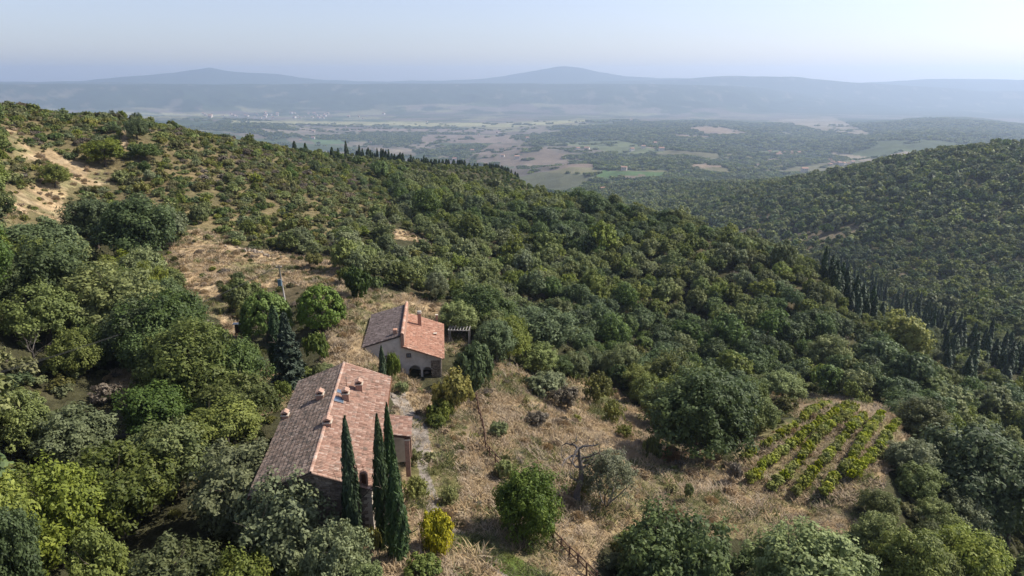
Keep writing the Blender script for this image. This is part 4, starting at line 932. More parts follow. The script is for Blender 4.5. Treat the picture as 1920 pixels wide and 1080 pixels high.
hero(672, 560, 503, 56, 's_lime', 'green_bush', 'dense green bush at the clearing edge above the umbrella pines', 'bush', 0, mesh=fmesh('foliage', crown(307, 1.35, .8, .9, 12, 14, 20, .2, low=-.3), leaf_mat('bush_leaves', (.035,.06,.012), (.06,.095,.02), (.10,.14,.03), .1)))
hero(650, 535, 497, 36, 's_lime', 'green_bush', 'dark rounded bush left of the dense green bush', 'bush', 0)
hero(592, 502, 474, 50, 's_scrub', 'scrub_bush', 'olive scrub bush alone in the dry clearing right of the stone heap', 'bush', 1)
hero(890, 728, 642, 86, 's_lime', 'green_bush', 'round green bush at the right corner of the cottage', 'bush', 0, mesh=fmesh('foliage', crown(308, 1.3, .72, .8, 20, 16, 26, .13, low=-.9), leaf_mat('corner_bush_leaves', (.045,.075,.018), (.080,.125,.028), (.14,.185,.050), .1)))
hero(860, 628, 555, 96, 'olive', 'grey_leaved_tree', 'rounded grey-green tree behind the cottage roof and pergola', seed=0)
hero(1015, 660, 560, 150, 'dark', 'holm_oak_tree', 'dark spreading holm oak at the top of the dry slope right of the pergola', seed=1)
# skyline and clearing-edge oaks on the left
for (px_, pb, pt, w_, kd, lb) in ((258,262,212,54,'dark','dark round oak breaking the left skyline beside the bare path'),(198,312,250,80,'oak','broad oak below the bare path on the upper left hillside'),
    (103,352,298,62,'oak','compact round oak on the edge of the dry path at the left'),(265,500,345,170,'dark','great dark oak at the left end of the central clearing'),(185,465,352,120,'dark','dark oak left of the great oak above the clearing'),
    (85,520,395,170,'dark','wide dark oak below the dry patch at the left edge'),(372,715,585,140,'dark','dark grey-green oak left of the pointed fir'),(230,640,470,190,'oak','large oak in the wood left of the clearing'),
    (90,650,520,150,'oak','broad oak with lighter leaves in the wood at the left'),(1465,752,692,92,'olive','lone grey-green tree at the upper corner of the vineyard'),(1545,700,620,90,'oak','bushy oak in the wood above the vineyard'),
    (275,300,262,60,'dark','dark oak just below the skyline oak on the left hillside')):
    hero(px_, pb, pt, w_, kd, LEAF_NAME[kd], lb, seed=int(px_+pb))
hero(1690, 680, 575, 118, 'yellow', 'yellow_poplar_tree', 'large yellow-green poplar standing out of the dark wood on the right', seed=0, mesh=fmesh('crown', crown(309, 3.2, 4.2, 4, 22, 16, 26, .26, low=-.9, lobe=.36, ragged=.4), leaf_mat('poplar_leaves', (.15,.165,.025), (.27,.28,.04), (.38,.36,.06), .1)))
# wood in front of the farmhouse, lower left
for (px_, pb, pt, w_, kd, lb) in ((545,1110,872,215,'olive','big grey-green locust tree in front of the farmhouse gable'),(468,1010,806,225,'olive','grey-green tree with mottled crown left of the farmhouse'),
    (640,1150,955,150,'olive','low grey-green tree between the locust and the first cypress'),(230,1010,810,220,'lime','fresh green tree with yellowish top in the lower left wood'),(330,930,765,200,'lime','light green tree in the middle of the lower left wood'),
    (120,1060,850,210,'oak','dark shaded oak near the lower left corner'),(40,1150,905,140,'dark','oak filling the lower left corner'),(340,1200,985,210,'lime','yellow-green tree rising from the bottom edge at left'),
    (470,1200,1000,170,'lime','yellow-green maple at the bottom edge below the locust'),(580,1190,1040,120,'lime','small yellowish tree at the bottom edge below the farmhouse'),(420,870,740,180,'oak','oak with brownish leaves beside the left eave of the farmhouse'),
    (140,880,745,180,'olive','pale bluish-green tree at the left above the lower wood'),(200,1180,975,150,'oak','shaded oak at the bottom edge near the left corner'),(300,830,700,150,'dark','blue-green tree above the light green one in the left wood'),
    (50,850,720,130,'oak','oak near the slender pole at the left edge'),(690,1150,1040,100,'olive','grey-green bushy tree at the foot of the cypresses')):
    hero(px_, pb, pt, w_, kd, LEAF_NAME[kd], lb, seed=int(px_+pb))
# shrubs in the garden
for (px_, pb, pt, w_, kd, lb) in ((795,1080,1042,85,'s_lime','low fresh green shrub at the bottom edge below the yellow bush'),(730,850,820,22,'s_broom','small shrub against the porch column'),(738,725,655,36,'s_lime','bright climbing shrub in front of the cottage wall'),
    (570,712,690,60,'s_lime','light green hedge plant along the far eave of the farmhouse'),(610,698,682,50,'s_lime','light green hedge plant behind the farmhouse ridge end'),(530,750,712,44,'s_lime','tall green shrub at the far left corner of the farmhouse'),
    (600,715,680,34,'s_oak','dark shrub under the pointed fir'),(752,740,715,36,'s_olive','grey shrub beside the far right corner of the farmhouse'),(850,785,700,92,'s_scrub','pale olive twiggy bush in front of the cottage'),
    (826,790,745,60,'s_oak','dark green undergrowth left of the pale twiggy bush'),(820,800,775,50,'s_lime','bright low plant under the pale twiggy bush'),(605,995,0,0,'',''),(700,1040,985,40,'s_scrub','brownish shrub between the first and second cypress'),
    (775,870,840,46,'s_broom','yellow-green broom bush right of the porch column'),(780,940,895,60,'s_broom','broom bush beside the gravel track near the cypresses'),(842,945,912,40,'s_broom','bright green broom bush right of the gravel track'),
    (1062,770,728,70,'s_brown','bare brown bramble heap on the dry slope'),(1010,800,775,60,'s_brown','low brown bramble below the heap on the dry slope'),(935,820,790,46,'s_olive','grey-green low shrub on the slope right of the upper fence'),
    (1030,745,700,110,'s_olive','feathery grey-green bush at the top of the dry slope'),(1120,760,700,70,'s_broom','yellow-green broom bush at the top of the dry slope'),(1150,795,752,48,'s_broom','olive broom bush on the slope above the lone green shrub'),
    (1375,905,868,36,'s_brown','brown shrub at the left corner of the vineyard'),(1290,935,905,26,'s_olive','small grey shrub above the massive holm oak'),(1090,930,890,50,'s_broom','green tuft at the foot of the dead tree'),
    (1170,820,795,40,'s_broom','small broom bush in the middle of the dry slope'),(1440,800,770,44,'s_oak','green shrub at the upper left corner of the vineyard'),(1470,775,745,50,'s_scrub','scrub bush above the upper left corner of the vineyard')):
    if kd: hero(px_, pb, pt, w_, kd, {'s_broom': 'broom_bush', 's_brown': 'bramble_bush'}.get(kd, 'garden_shrub'), lb, 'bush', int(px_))
# dead tree and its feathery neighbour
b = hit(1082, 940); H = top_z(b, 822) - b[2]
de = empty('dead_tree', 'gnarled leafless dead tree with dark crooked trunk on the dry slope', 'tree', tuple(b)); rg = np.random.default_rng(12); mb = MB()
mb.tube([(0,0,-.2),(-.05,0,H*.15),(.28,0,H*.3),(.3,0,H*.5),(.10,0,H*.7),(-.05,0,H*.86)], [.36,.30,.26,.22,.17,.10], 8, .3); mb.build('trunk', M['deadwood'], de, True)
for (z_, dx, dy, l_) in ((.5,1,.2,1.2),(.55,-.8,.3,1.0),(.68,1,-.3,1.3),(.72,-1,.1,1.4),(.84,-1,.4,1.3),(.84,.7,.2,1.2),(.86,-.2,-.5,1.0),(.62,.6,.7,.9),(.3,-1,.1,.7)):
    mb = MB(); branches(mb, Vector((.2-.25*(z_ > .65), 0, H*z_)), Vector((dx, dy, .35)), l_*H*.26, .13, 3, rg, .75, .35, 2, 5, .0); mb.build('branch', M['deadwood'], de, True)
ZONES.append((b[0], b[1], 1.5))
b = hit(1135, 952); H = top_z(b, 838) - b[2]; fe = empty('feathery_tree', 'airy fine-leaved tree with forked dark stems right of the dead tree', 'tree', tuple(b)); mb = MB(); rg = np.random.default_rng(21)
for k in range(5): branches(mb, Vector((0, 0, -.1)), Vector((math.cos(k*1.3), math.sin(k*1.3), 1.5)), H*.55, .10, 3, rg, .45, .15, 3, 5, .12)
mb.build('trunk', M['deadwood'], fe, True)
q = link('crown', fmesh('crown', crown(410, 2.7, H*.55, H*.42, 22, 16, 26, .13, low=-.3, ragged=.5, lobe=.34, dens=.62), leaf_mat('feathery_leaves', (.11,.125,.055), (.17,.185,.085), (.24,.245,.12), .1)), fe)
ZONES.append((b[0], b[1], 2))
# bare grey tree in the wood at the left and another at right
for (px_, pb, pt, lb) in ((66,690,612,'bare pale leafless tree among the oaks at the left'),(1830,1020,960,'bare grey branches among the dark trees at lower right'),(1790,770,715,'leafless grey-brown tree at the top right of the vineyard'),(770,770,700,'')):
    if not lb: continue
    b = hit(px_, pb); H = top_z(b, pt)-b[2]; mb = MB(); e = empty('bare_tree', lb, 'tree', tuple(b)); rg = np.random.default_rng(int(px_))
    mb.tube([(0,0,-.2),(.1,0,H*.45)], [.16,.11], 6, .5); mb.build('trunk', M['deadwood'], e, True)
    for k in range(6): mb = MB(); branches(mb, Vector((.1, 0, H*(.25+.03*k))), Vector((math.cos(k*1.1), math.sin(k*1.1), .9)), H*.4, .06, 3, rg, .5, .2, 2, 4, .1); mb.build('branch', M['deadwood'], e, True)

# ------------------------------------------------------------------ vineyard
VROWS = [[(1393,867),(1447,837),(1500,800),(1555,765)],[(1403,910),(1437,877),(1500,830),(1540,800),(1590,770)],[(1443,923),(1487,887),(1537,823),(1580,793),(1604,773)],[(1487,937),(1520,900),(1563,853),(1600,807),(1618,790)],
         [(1540,940),(1563,910),(1593,877),(1617,833),(1650,788)],[(1595,905),(1618,880),(1647,853),(1662,825),(1682,798)]]
ORD = ['first', 'second', 'third', 'fourth', 'fifth', 'last']
vine_me = [fmesh('foliage', crown(500+s, .62, .85, .62, 9, 9, 24, .12, low=-.8, lobe=.45), M['vine']) for s in range(4)]
vt = MB(); vt.tube([(0,0,-.1),(.05,0,.5),(0,.05,.9)], [.05,.04,.03], 5); vine_tr = vt.mesh('stem', M['bark']); rg = np.random.default_rng(77)
for ri, row in enumerate(VROWS):
    P = [hit(*q) for q in row]; seg = [np.linalg.norm(P[i+1][:2]-P[i][:2]) for i in range(len(P)-1)]; tot = sum(seg); s = .4
    while s < tot:
        q = s; i = 0
        while q > seg[i] and i < len(seg)-1: q -= seg[i]; i += 1
        p = P[i] + (P[i+1]-P[i])*q/seg[i]; x, y = p[0]+rg.normal(0, .06), p[1]+rg.normal(0, .06); s += rg.uniform(.78, .95)
        ZONES.append((x, y, .9))
        if rg.random() < (.07 if ri not in (0, 5) else .22): continue
        e = empty('grapevine', 'leafy yellow-green grapevine in the %s vineyard row from the left' % ORD[ri], 'grapevine', (x, y, ground(x, y)), rg.uniform(0, 6), 'grapevines in the %s row of the vineyard' % ORD[ri])
        f = link('foliage', vine_me[int(rg.integers(4))], e); sc_ = rg.uniform(.85, 1.2); f.scale = (sc_, sc_, rg.uniform(.85, 1.25)); link('stem', vine_tr, e)

# cypress stands: along the crest and down the right-hand slope
CY = []; CYZ = []
rg = np.random.default_rng(31)
def cyp_line(pts, n, hpx, jx, jy, where):
    for k in range(n):
        t = rg.random(); q = t*(len(pts)-1); i = min(int(q), len(pts)-2); q -= i
        x = pts[i][0]*(1-q)+pts[i+1][0]*q + rg.normal(0, jx); y = pts[i][1]*(1-q)+pts[i+1][1]*q + rg.normal(0, jy); CY.append((x, y, hpx*rg.uniform(.65, 1.25), where, pts[i][2] if len(pts[i]) > 2 else 0))
cyp_line([(645,300,430),(700,308,440),(760,320,450)], 42, 28, 2, 1.5, 'at the left end of the crest line')
cyp_line([(760,320,450),(880,338,480),(975,354,500)], 56, 26, 2, 1.5, 'at the right end of the crest line')
cyp_line([(340,260,330),(520,282,350),(640,300,380)], 5, 14, 8, 2, 'on the left skyline')
cyp_line([(1548,520),(1570,540),(1600,565),(1640,580)], 46, 50, 12, 8, 'in the dense clump on the right slope')
cyp_line([(1600,575),(1680,600),(1750,625)], 40, 42, 14, 8, 'in the loose line below the dense clump')
cyp_line([(1700,590),(1780,640),(1840,680),(1915,700)], 74, 44, 16, 12, 'in the long stand near the right edge')
cyp_line([(1765,690),(1775,692)], 3, 62, 5, 3, 'ending the long stand')
cyp_line([(1860,770),(1790,700)], 4, 52, 9, 6, 'beside the leafless tree above the vineyard')
for (x, y, h, wh, dd) in CY:
    if dd:
        rx, ry, rz_ = ray(x, y); hy = math.hypot(rx, ry); b = np.array([rx/hy*dd, ry/hy*dd, 0]); b[2] = ground(b[0], b[1])
    else: b = hit(x, y)
    CYZ.append((b[0], b[1]))
    f = b[1]*cp_ - (b[2]-CZ)*sp_; H = np.clip(h*f/FPX/.95, 5, 17)
    if dd: H = np.clip(top_z(b, y-h) - b[2], 6, 18)
    plant('cypress_tree', 'dark columnar cypress ' + wh, b[0], b[1], b[2]-.2, T_['cyp']['mid'][int(rg.integers(2))], (rg.uniform(.9, 1.4),)*2 + (H/11,), rg.uniform(0, 6), None, 'cypresses ' + wh, 'tree')

for q in CYZ: ZONES.append((q[0], q[1], 1.3))

# ------------------------------------------------------------------ woods and scrub on the near hillside
HOUSES = [(W(LEN/2, 0, 0), u, LEN/2+1.0, HW+1.0), (W(LEN/2, HW+1.5, 0), u, 3.5, 2.5), (W2(L2/2, 0, 0), u2, L2/2+1.2, 6.8), (Vector((pg[0], pg[1], 0)), Vector((0, 1, 0)), 2.4, 2.6)]
zx = np.array([q[0] for q in ZONES]); zy = np.array([q[1] for q in ZONES]); zr = np.array([q[2] for q in ZONES])
def free(x, y, r):
    ok = np.ones(len(x), bool)
    for i in range(0, len(x), 4000):
        s = slice(i, i+4000); dd = np.hypot(x[s, None]-zx, y[s, None]-zy); ok[s] = (dd > zr + r[s, None]*.45).all(1)
    for c, uu, la, lb in HOUSES:
        dx = x-c.x; dy = y-c.y; a = dx*uu.x+dy*uu.y; b_ = dx*uu.y-dy*uu.x; ok &= ~((np.abs(a) < la+r*.7) & (np.abs(b_) < lb+r*.7))
    return ok
def jgrid(step, x0, x1, y0, y1, rng, jit=1.0):
    X, Y = np.meshgrid(np.arange(x0, x1, step), np.arange(y0, y1, step)); X = X.ravel()+rng.uniform(-.5, .5, X.size)*step*jit*1.3; Y = Y.ravel()+rng.uniform(-.5, .5, Y.size)*step*jit*1.3
    return X, Y
def inview(x, y, z, h, m=240):
    px, py = project(x, y, z); qx, qy = project(x, y, z+h)
    return (px > -m) & (px < 1920+m) & (qy < 1080+m) & (y > 5)
def anyclear(px, py):
    r = inpoly(px, py, C_VINE) | inpoly(px, py, C_TRACK)
    for c in C_CLEAR: r |= inpoly(px, py, c)
    return r
def covers_clear(x, y, z, h, fr=(.0, .45, .95)):
    r = np.zeros(len(x), bool)
    for f in fr:
        px, py = project(x, y, z+h*f); r |= anyclear(px, py)
        for c in C_KEEP: r |= inpoly(px, py, c)
    return r
rng = np.random.default_rng(99)
# trees
X, Y = jgrid(3.9, -420, 480, 26, 640, rng); d = np.hypot(X, Y); Z = height(X, Y); s = rng.uniform(.48, 1.2, len(X)); s *= np.where(rng.random(len(X)) < .12, 1.4, 1)
ok = inview(X, Y, Z, 8*s) & (d > 34) & (d < 620) & seen(X, Y, Z+7*s, .01)
X, Y, Z, s, d = X[ok], Y[ok], Z[ok], s[ok], d[ok]; px, py = project(X, Y, Z)
sc_m = inpoly(px, py, C_SCRUB) & (d < 340); ol = inpoly(px, py, C_OLIVE) & (d < 260)
scd = np.clip((px-100)/700, .05, .75)
s = np.where(sc_m, s*.5, s); s = np.where(ol, s*.8, s); s = np.where(d > 120, s*.80, s); s = np.where((d > 225) & (px < 420), s*.45, s)
s = np.where((d > 335) & (px < 1050), s*.42, s)
keep = np.where(sc_m, rng.random(len(X)) < scd*.55, rng.random(len(X)) < .93)
gap = fbm(X/13+21, Y/13, 3); keep &= (gap < .13) | (rng.random(len(X)) < .25)
incy = inpoly(px, py, C_CYPR) & (d < 330) & (d > 120); s = np.where(incy, np.clip(s*.75, .45, .8), s)
keep &= ~covers_clear(X, Y, Z, 7.4*s) & free(X, Y, 3.6*s)
X, Y, Z, s, d, px, py, ol, sc_m = [q[keep] for q in (X, Y, Z, s, d, px, py, ol, sc_m)]
f_ = fbm(X/38, Y/38, 3) + rng.normal(0, .09, len(X))
kind = np.where(f_ > .13, 'olive', np.where(f_ < -.09, 'dark', 'oak')); kind = np.where(rng.random(len(X)) < .035, 'lime', kind)
kind = np.where(ol & (rng.random(len(X)) < .6), 'olive', kind)
kind = np.where((d < 50) & (kind == 'lime'), 'oak', kind); s = np.where(d < 50, np.minimum(s, .85), s)
kind = np.where(inpoly(px, py, C_CYPR) & (rng.random(len(X)) < .5), 'lime', kind)
kind = np.where((px < 640) & (py > 780) & (d > 50) & (rng.random(len(X)) < .10), 'lime', kind)
near_trees = dict(X=X, Y=Y, Z=Z, s=s, d=d, px=px, py=py, kind=kind)
# shrubs
X, Y = jgrid(2.1, -330, 330, 26, 330, rng); d = np.hypot(X, Y); Z = height(X, Y); s = rng.uniform(.45, 1.15, len(X))*np.where(rng.random(len(X)) < .12, 1.6, 1)
ok = inview(X, Y, Z, 2) & (d > 30) & (d < 330) & seen(X, Y, Z+1.5, .004); X, Y, Z, s, d = X[ok], Y[ok], Z[ok], s[ok], d[ok]; px, py = project(X, Y, Z)
sc_m = inpoly(px, py, C_SCRUB); cl = covers_clear(X, Y, Z, 1.4*s, (0, .9)); gr = fbm(X/7, Y/7, 3)
clb = anyclear(px, py)
keep = np.where(sc_m, (rng.random(len(X)) < .9) & ((gr < .1) | (rng.random(len(X)) < .6)), rng.random(len(X)) < .45) & ~cl
edge = clb & (gr > np.where(d > 150, .03, .14)) & (rng.random(len(X)) < .35) & ~inpoly(px, py, C_VINE) & ~inpoly(px, py, C_TRACK)
s = np.where(edge, s*.5, s); keep = (keep | edge) & free(X, Y, 1.4*s)
X, Y, Z, s, d, px, py, sc_m, edge = [q[keep] for q in (X, Y, Z, s, d, px, py, sc_m, edge)]
r_ = rng.random(len(X)) + fbm(X/20, Y/20, 3)*.8
skind = np.where(r_ < .10, 's_dark', np.where(r_ < .28, 's_oak', np.where(r_ < .62, 's_scrub', np.where(r_ < .80, 's_olive', np.where(r_ < .9, 's_broom', 's_brown')))))
skind = np.where(edge & (rng.random(len(X)) < .6), 's_broom', skind)
near_shrubs = dict(X=X, Y=Y, Z=Z, s=s, d=d, px=px, py=py, kind=skind)

LM = [('the bottom left corner',60,1040),('the light green trees',300,850),('the farmhouse eave',470,900),('the slender pole',30,740),('the bare pale tree',80,650),('the left edge',20,520),('the dark fir',460,700),
 ('the great dark oak',265,440),('the dry patch',60,380),('the bare path',150,310),('the skyline oak',260,260),('the left skyline',420,270),('the stone heap',450,440),('the olive scrub',560,400),('the crest cypresses',780,340),
 ('the middle of the hillside',620,340),('the dense green bush',700,500),('the cottage roof',800,540),('the pergola',900,580),('the shady hollow',760,440),('the centre of the slope',980,450),('the crest',1150,400),('the crest',1350,450),
 ('the dark holm oak above the pergola',1040,600),('the broad spreading oak',1300,740),('the top of the dry slope',1150,680),('the right flank of the slope',1250,560),('the foot of the crest',1420,520),('the dense cypress clump',1560,540),
 ('the yellow poplar',1690,640),('the long cypress stand',1840,660),('the top of the vineyard',1560,720),('the lone grey-green tree',1440,720),('the right end of the vineyard',1780,880),('the right edge',1890,900),('the bottom right corner',1800,1040),
 ('the massive holm oak',1260,1000),('the wide grey-green oak',1500,1030),('the cypress bases',640,1040),('the yellow bush',820,1040),('the round laurel bush',990,1000),('the dead tree',1090,900),('the twiggy bush',850,780),('the lone green shrub',1220,840),
 ('the upper rail fence',910,800),('the umbrella pines',560,580),('the clearing',400,560)]
def region(px, py):
    d_ = [math.hypot(px-a, (py-b)*1.3) for _, a, b in LM]; i = int(np.argmin(d_)); n_, a, b = LM[i]
    return ('behind ' if py < b-22 else ('in front of ' if py > b+28 else ('left of ' if px < a-25 else ('right of ' if px > a+25 else 'by ')))) + n_
ADJ = {'oak': 'green bushy oak', 'dark': 'dark dense holm oak', 'olive': 'grey-green small-leaved tree', 'lime': 'fresh yellow-green locust tree', 's_dark': 'dark evergreen shrub', 's_oak': 'green rounded shrub',
       's_scrub': 'olive-brown scrub bush', 's_olive': 'grey-green shrub', 's_broom': 'yellow-green broom bush', 's_brown': 'dry brown bramble bush', 's_lime': 'light green shrub'}
SNAME = {'s_dark': 'evergreen_shrub', 's_oak': 'green_shrub', 's_scrub': 'scrub_bush', 's_olive': 'grey_shrub', 's_broom': 'broom_bush', 's_brown': 'bramble_bush', 's_lime': 'green_shrub'}
def individuals(D, n, size, cat):
    qx, qy = project(D['X'], D['Y'], D['Z'] + size*.6*D['s'])
    fr = (qx > -120) & (qx < 2040) & (qy > 0) & (qy < 1330) & seen(D['X'], D['Y'], D['Z']+size*.6*D['s'])
    score = np.where(fr, D['s']*size/D['d'], 0); o = np.argsort(-score)[:n]
    for i in o:
        k = str(D['kind'][i]); x, y, z, s_ = D['X'][i], D['Y'][i], D['Z'][i], D['s'][i]; rg_ = region(D['px'][i], D['py'][i])
        lod = 'hi' if D['d'][i] < (125 if cat == 'tree' else 80) else 'mid'; L_ = T_[k][lod]; me_ = L_[int(rng.integers(len(L_)))]; ax = rng.uniform(.88, 1.15)
        if cat == 'tree':
            plant(LEAF_NAME[k], ADJ[k] + ' ' + rg_, x, y, z-.2, me_, (s_*ax, s_/ax, s_*rng.uniform(.85, 1.15)), rng.uniform(0, 6.28), TRUNKS[int(rng.integers(3))] if lod == 'hi' or D['d'][i] < 140 else None, ADJ[k] + 's ' + rg_, 'tree')
        else:
            ob = link(SNAME[k], me_, None, (x, y, z-.1)); ob.scale = (s_*ax, s_/ax, s_*rng.uniform(.8, 1.3)); ob.rotation_euler = (0, 0, rng.uniform(0, 6.28)); tag(ob, ADJ[k] + ' ' + rg_, 'shrub', ADJ[k] + 's ' + rg_)
    m = np.ones(len(D['X']), bool); m[o] = False
    return m
SPECIES = ['oak', 'dark', 'olive', 'lime']; SSP = ['s_dark', 's_oak', 's_scrub', 's_olive', 's_broom', 's_brown']
def mass(name, D, m, species, lod, **props):
    meshes = []; start = {}; 
    for k in species: start[k] = (len(meshes), len(T_[k][lod])); meshes += T_[k][lod]
    X, Y, Z, s, kd = D['X'][m], D['Y'][m], D['Z'][m], D['s'][m], D['kind'][m]; n = len(X)
    if n == 0: return
    ix = np.array([start[k][0] + int(r*start[k][1]) for k, r in zip(kd, rng.random(n))]); ax = rng.uniform(.88, 1.15, n)
    scatter(name, lib(name, meshes), np.stack([X, Y, Z-.2-.8*s*(lod != 'far')*(species is SPECIES)], 1), np.stack([s*ax, s/ax, s*rng.uniform(.82, 1.2, n)], 1), np.stack([np.zeros(n), np.zeros(n), rng.uniform(0, 6.28, n)], 1), ix, **props)
mt = individuals(near_trees, 300 - 50, 8, 'tree'); ms = individuals(near_shrubs, 260, 1.6, 'shrub')
dn = near_trees['d'] < 330
mass('hillside_wood', near_trees, mt & dn, SPECIES, 'mid', label='mixed oak wood covering the slope behind the houses', category='wood')
mass('crest_wood', near_trees, mt & ~dn, SPECIES, 'far', label='wood along and beyond the crest of the near hill', category='wood')
mass('hillside_scrub', near_shrubs, ms, SSP, 'mid', label='low scrub between the trees on the near hillside', category='scrub')

# ------------------------------------------------------------------ woods farther off
def far_mesh(seed, n, size, Rr, sh, mat, single=True):
    return fmesh('crown', crown(seed, Rr, sh*.95, sh, 6, 5, n, size, lobe=.45), mat)
T_['w1'] = {'far': [far_mesh(600+i, 4, 1.7, 3.7, 3.6, M[k]) for i, k in enumerate(('oak', 'dark', 'olive', 'oak', 'dark'))]}
def clump(seed, k):
    rngc = np.random.default_rng(seed); Vs = []; Fs = []; Ts = []; o = 0
    for i in range(7):
        V, F, T = crown(seed*10+i, 4.6, 3.4, 3.4, 4, 4, 3, 3.2, lobe=.5); a = i*2.4; r_ = 3.6*math.sqrt(i); sc_ = rngc.uniform(.7, 1.3)
        Vs.append(V*sc_ + np.array([math.cos(a)*r_, math.sin(a)*r_, 0])); Fs.append(F+o); o += len(V); Ts.append(np.clip(T+rngc.normal(0, .2), 0, 1))
    return fmesh('clump', (np.concatenate(Vs), np.concatenate(Fs), np.concatenate(Ts)), M[k])
T_['w2'] = {'far': [clump(700+i, k) for i, k in enumerate(('oak', 'dark', 'olive', 'dark'))]}
def far_wood(name, key, step, d0, d1, dens, smin, smax, label, az0=-40, az1=41):
    n = int((math.radians(az1-az0)/2)*(d1**2-d0**2)/step**2); a = rng.uniform(R(az0), R(az1), n); r_ = np.sqrt(rng.uniform(d0**2, d1**2, n)); X = np.sin(a)*r_; Y = np.cos(a)*r_; Z = height(X, Y)
    ok = inview(X, Y, Z, 9) & seen(X, Y, Z+8, .0005); X, Y, Z = X[ok], Y[ok], Z[ok]
    _, w = cover(X, Y, Z); k = rng.random(len(X)) < w*dens; X, Y, Z = X[k], Y[k], Z[k]; s = rng.uniform(smin, smax, len(X))
    D = dict(X=X, Y=Y, Z=Z, s=s, kind=np.array([key]*len(X))); print('WOOD', name, len(X))
    mass(name, D, np.ones(len(X), bool), [key], 'far', label=label, category='wood')
far_wood('valley_side_wood', 'w1', 5.2, 600, 1500, .93, .5, 1.45, 'dense wood covering the opposite hill and the valley side')
far_wood('valley_wood', 'w2', 12.5, 1500, 2900, .9, .65, 1.0, 'scattered woods on the low hills of the valley')
far_wood('distant_wood', 'w2', 19, 2900, 6200, .8, .7, 1.1, 'woods and tree lines out on the plain')

# ------------------------------------------------------------------ grass
def blades(seed, n, Rr, H, w, curl=.5):
    rngb = np.random.default_rng(seed); V = []; F = []; T = []
    for i in range(n):
        a = rngb.random()*6.283; r0 = Rr*math.sqrt(rngb.random()); b = np.array([math.cos(a)*r0, math.sin(a)*r0, -.03]); a2 = rngb.random()*6.283; h = H*rngb.uniform(.6, 1.2)
        tip = b + np.array([math.cos(a2)*h*curl, math.sin(a2)*h*curl, h]); md = (b+tip)/2 + np.array([0, 0, h*.18]); sd = np.array([-math.sin(a2), math.cos(a2), 0])*w/2; o = len(V)
        V += [b-sd, b+sd, md+sd*.8, md-sd*.8, tip]; F += [(o, o+1, o+2, o+3), (o+3, o+2, o+4)]; T += [float(np.clip(rngb.normal(.5, .25), 0, 1))]*2
    return V, F, T
gl = []
for s_, mk, H_ in ((1,'straw',.34),(2,'straw',.26),(3,'straw',.46),(4,'straw',.22),(5,'weed',.28),(6,'weed',.38)):
    V_, F_, T__ = blades(s_, 34, .45, H_, .045, 1.1); gl.append(new_mesh('tuft', np.array(V_), F_, M[mk], False, {'tint': ('FACE', 'FLOAT', T__)}))
tus = [fmesh('tussock', wispy(801, .8, .75, 420, .10), M['straw']), fmesh('tussock', crown(802, .7, .25, .38, 7, 7, 16, .10, low=-.1, ragged=.6), M['straw']), fmesh('tussock', crown(803, .7, .3, .4, 7, 7, 16, .10, low=-.1, ragged=.6), M['brown']),
       fmesh('tussock', crown(804, .7, .3, .42, 7, 7, 16, .10, low=-.1, ragged=.6), M['scrub']), fmesh('tussock', wispy(805, .7, .7, 420, .10), M['weed'])]
X, Y = jgrid(1.25, -200, 120, 32, 270, rng); Z = height(X, Y); px, py = project(X, Y, Z); cl = np.zeros(len(X), bool)
for c in C_CLEAR: cl |= inpoly(px, py, c)
n1 = fbm(X/6+33, Y/6, 3); flo = ~cl & (np.hypot(X, Y) < 125) & (rng.random(len(X)) < .8); k = (cl | flo) & ~inpoly(px, py, C_TRACK) & inview(X, Y, Z, 1, 20) & (rng.random(len(X)) < np.clip(.22 + 2.4*n1, .03, .75))
for c, uu, la, lb in HOUSES[:3]:
    dx = X-c.x; dy = Y-c.y; a = dx*uu.x+dy*uu.y; b_ = dx*uu.y-dy*uu.x; k &= ~((np.abs(a) < la) & (np.abs(b_) < lb))
X, Y, Z, n1, flo = X[k], Y[k], Z[k], n1[k], flo[k]; n = len(X); S = rng.uniform(.45, 1.25, n); r_ = rng.random(n) + fbm(X/12, Y/12, 3)*1.2; r_ = np.where(flo, rng.uniform(.7, 1.1, n), r_)
ix = np.where(r_ < .40, 0, np.where(r_ < .68, 1, np.where(r_ < .74, 2, np.where(r_ < .88, 3, 4))))
scatter('tussocks', lib('tussock', tus), np.stack([X, Y, Z-.05], 1), np.stack([S, S*rng.uniform(.7, 1.2, n), S*rng.uniform(.7, 1.2, n)], 1), np.stack([np.zeros(n), np.zeros(n), rng.uniform(0, 6.28, n)], 1), ix, label='dry tussocks, brambles and small mounds of weeds on the open slopes', category='undergrowth')
X, Y = jgrid(.62, -95, 95, 30, 190, rng, .9); d = np.hypot(X, Y); k = rng.random(len(X)) < np.clip(1.25*(60/np.maximum(d, 40))**1.1, .1, 1); X, Y, d = X[k], Y[k], d[k]; Z = height(X, Y)
px, py = project(X, Y, Z); s_ = np.clip(120/d, .02, 1); jx = px + fbm(X/9, Y/9, 3)*46*s_ + fbm(X/2, Y/2, 2)*12*s_; jy = py + fbm(X/9+40, Y/9, 3)*34*s_
cl = np.zeros(len(X), bool)
for c in C_CLEAR: cl |= inpoly(jx, jy, c)
trk = inpoly(px, py, C_TRACK); bank = inpoly(px, py, C_BANK); grn = np.zeros(len(X), bool)
for c in C_GREEN: grn |= inpoly(jx, jy, c)
zb_x = np.ones(len(X), bool)
for c, uu, la, lb in HOUSES[:3]:
    dx = X-c.x; dy = Y-c.y; a = dx*uu.x+dy*uu.y; b_ = dx*uu.y-dy*uu.x; zb_x &= ~((np.abs(a) < la-.6) & (np.abs(b_) < lb-.9))
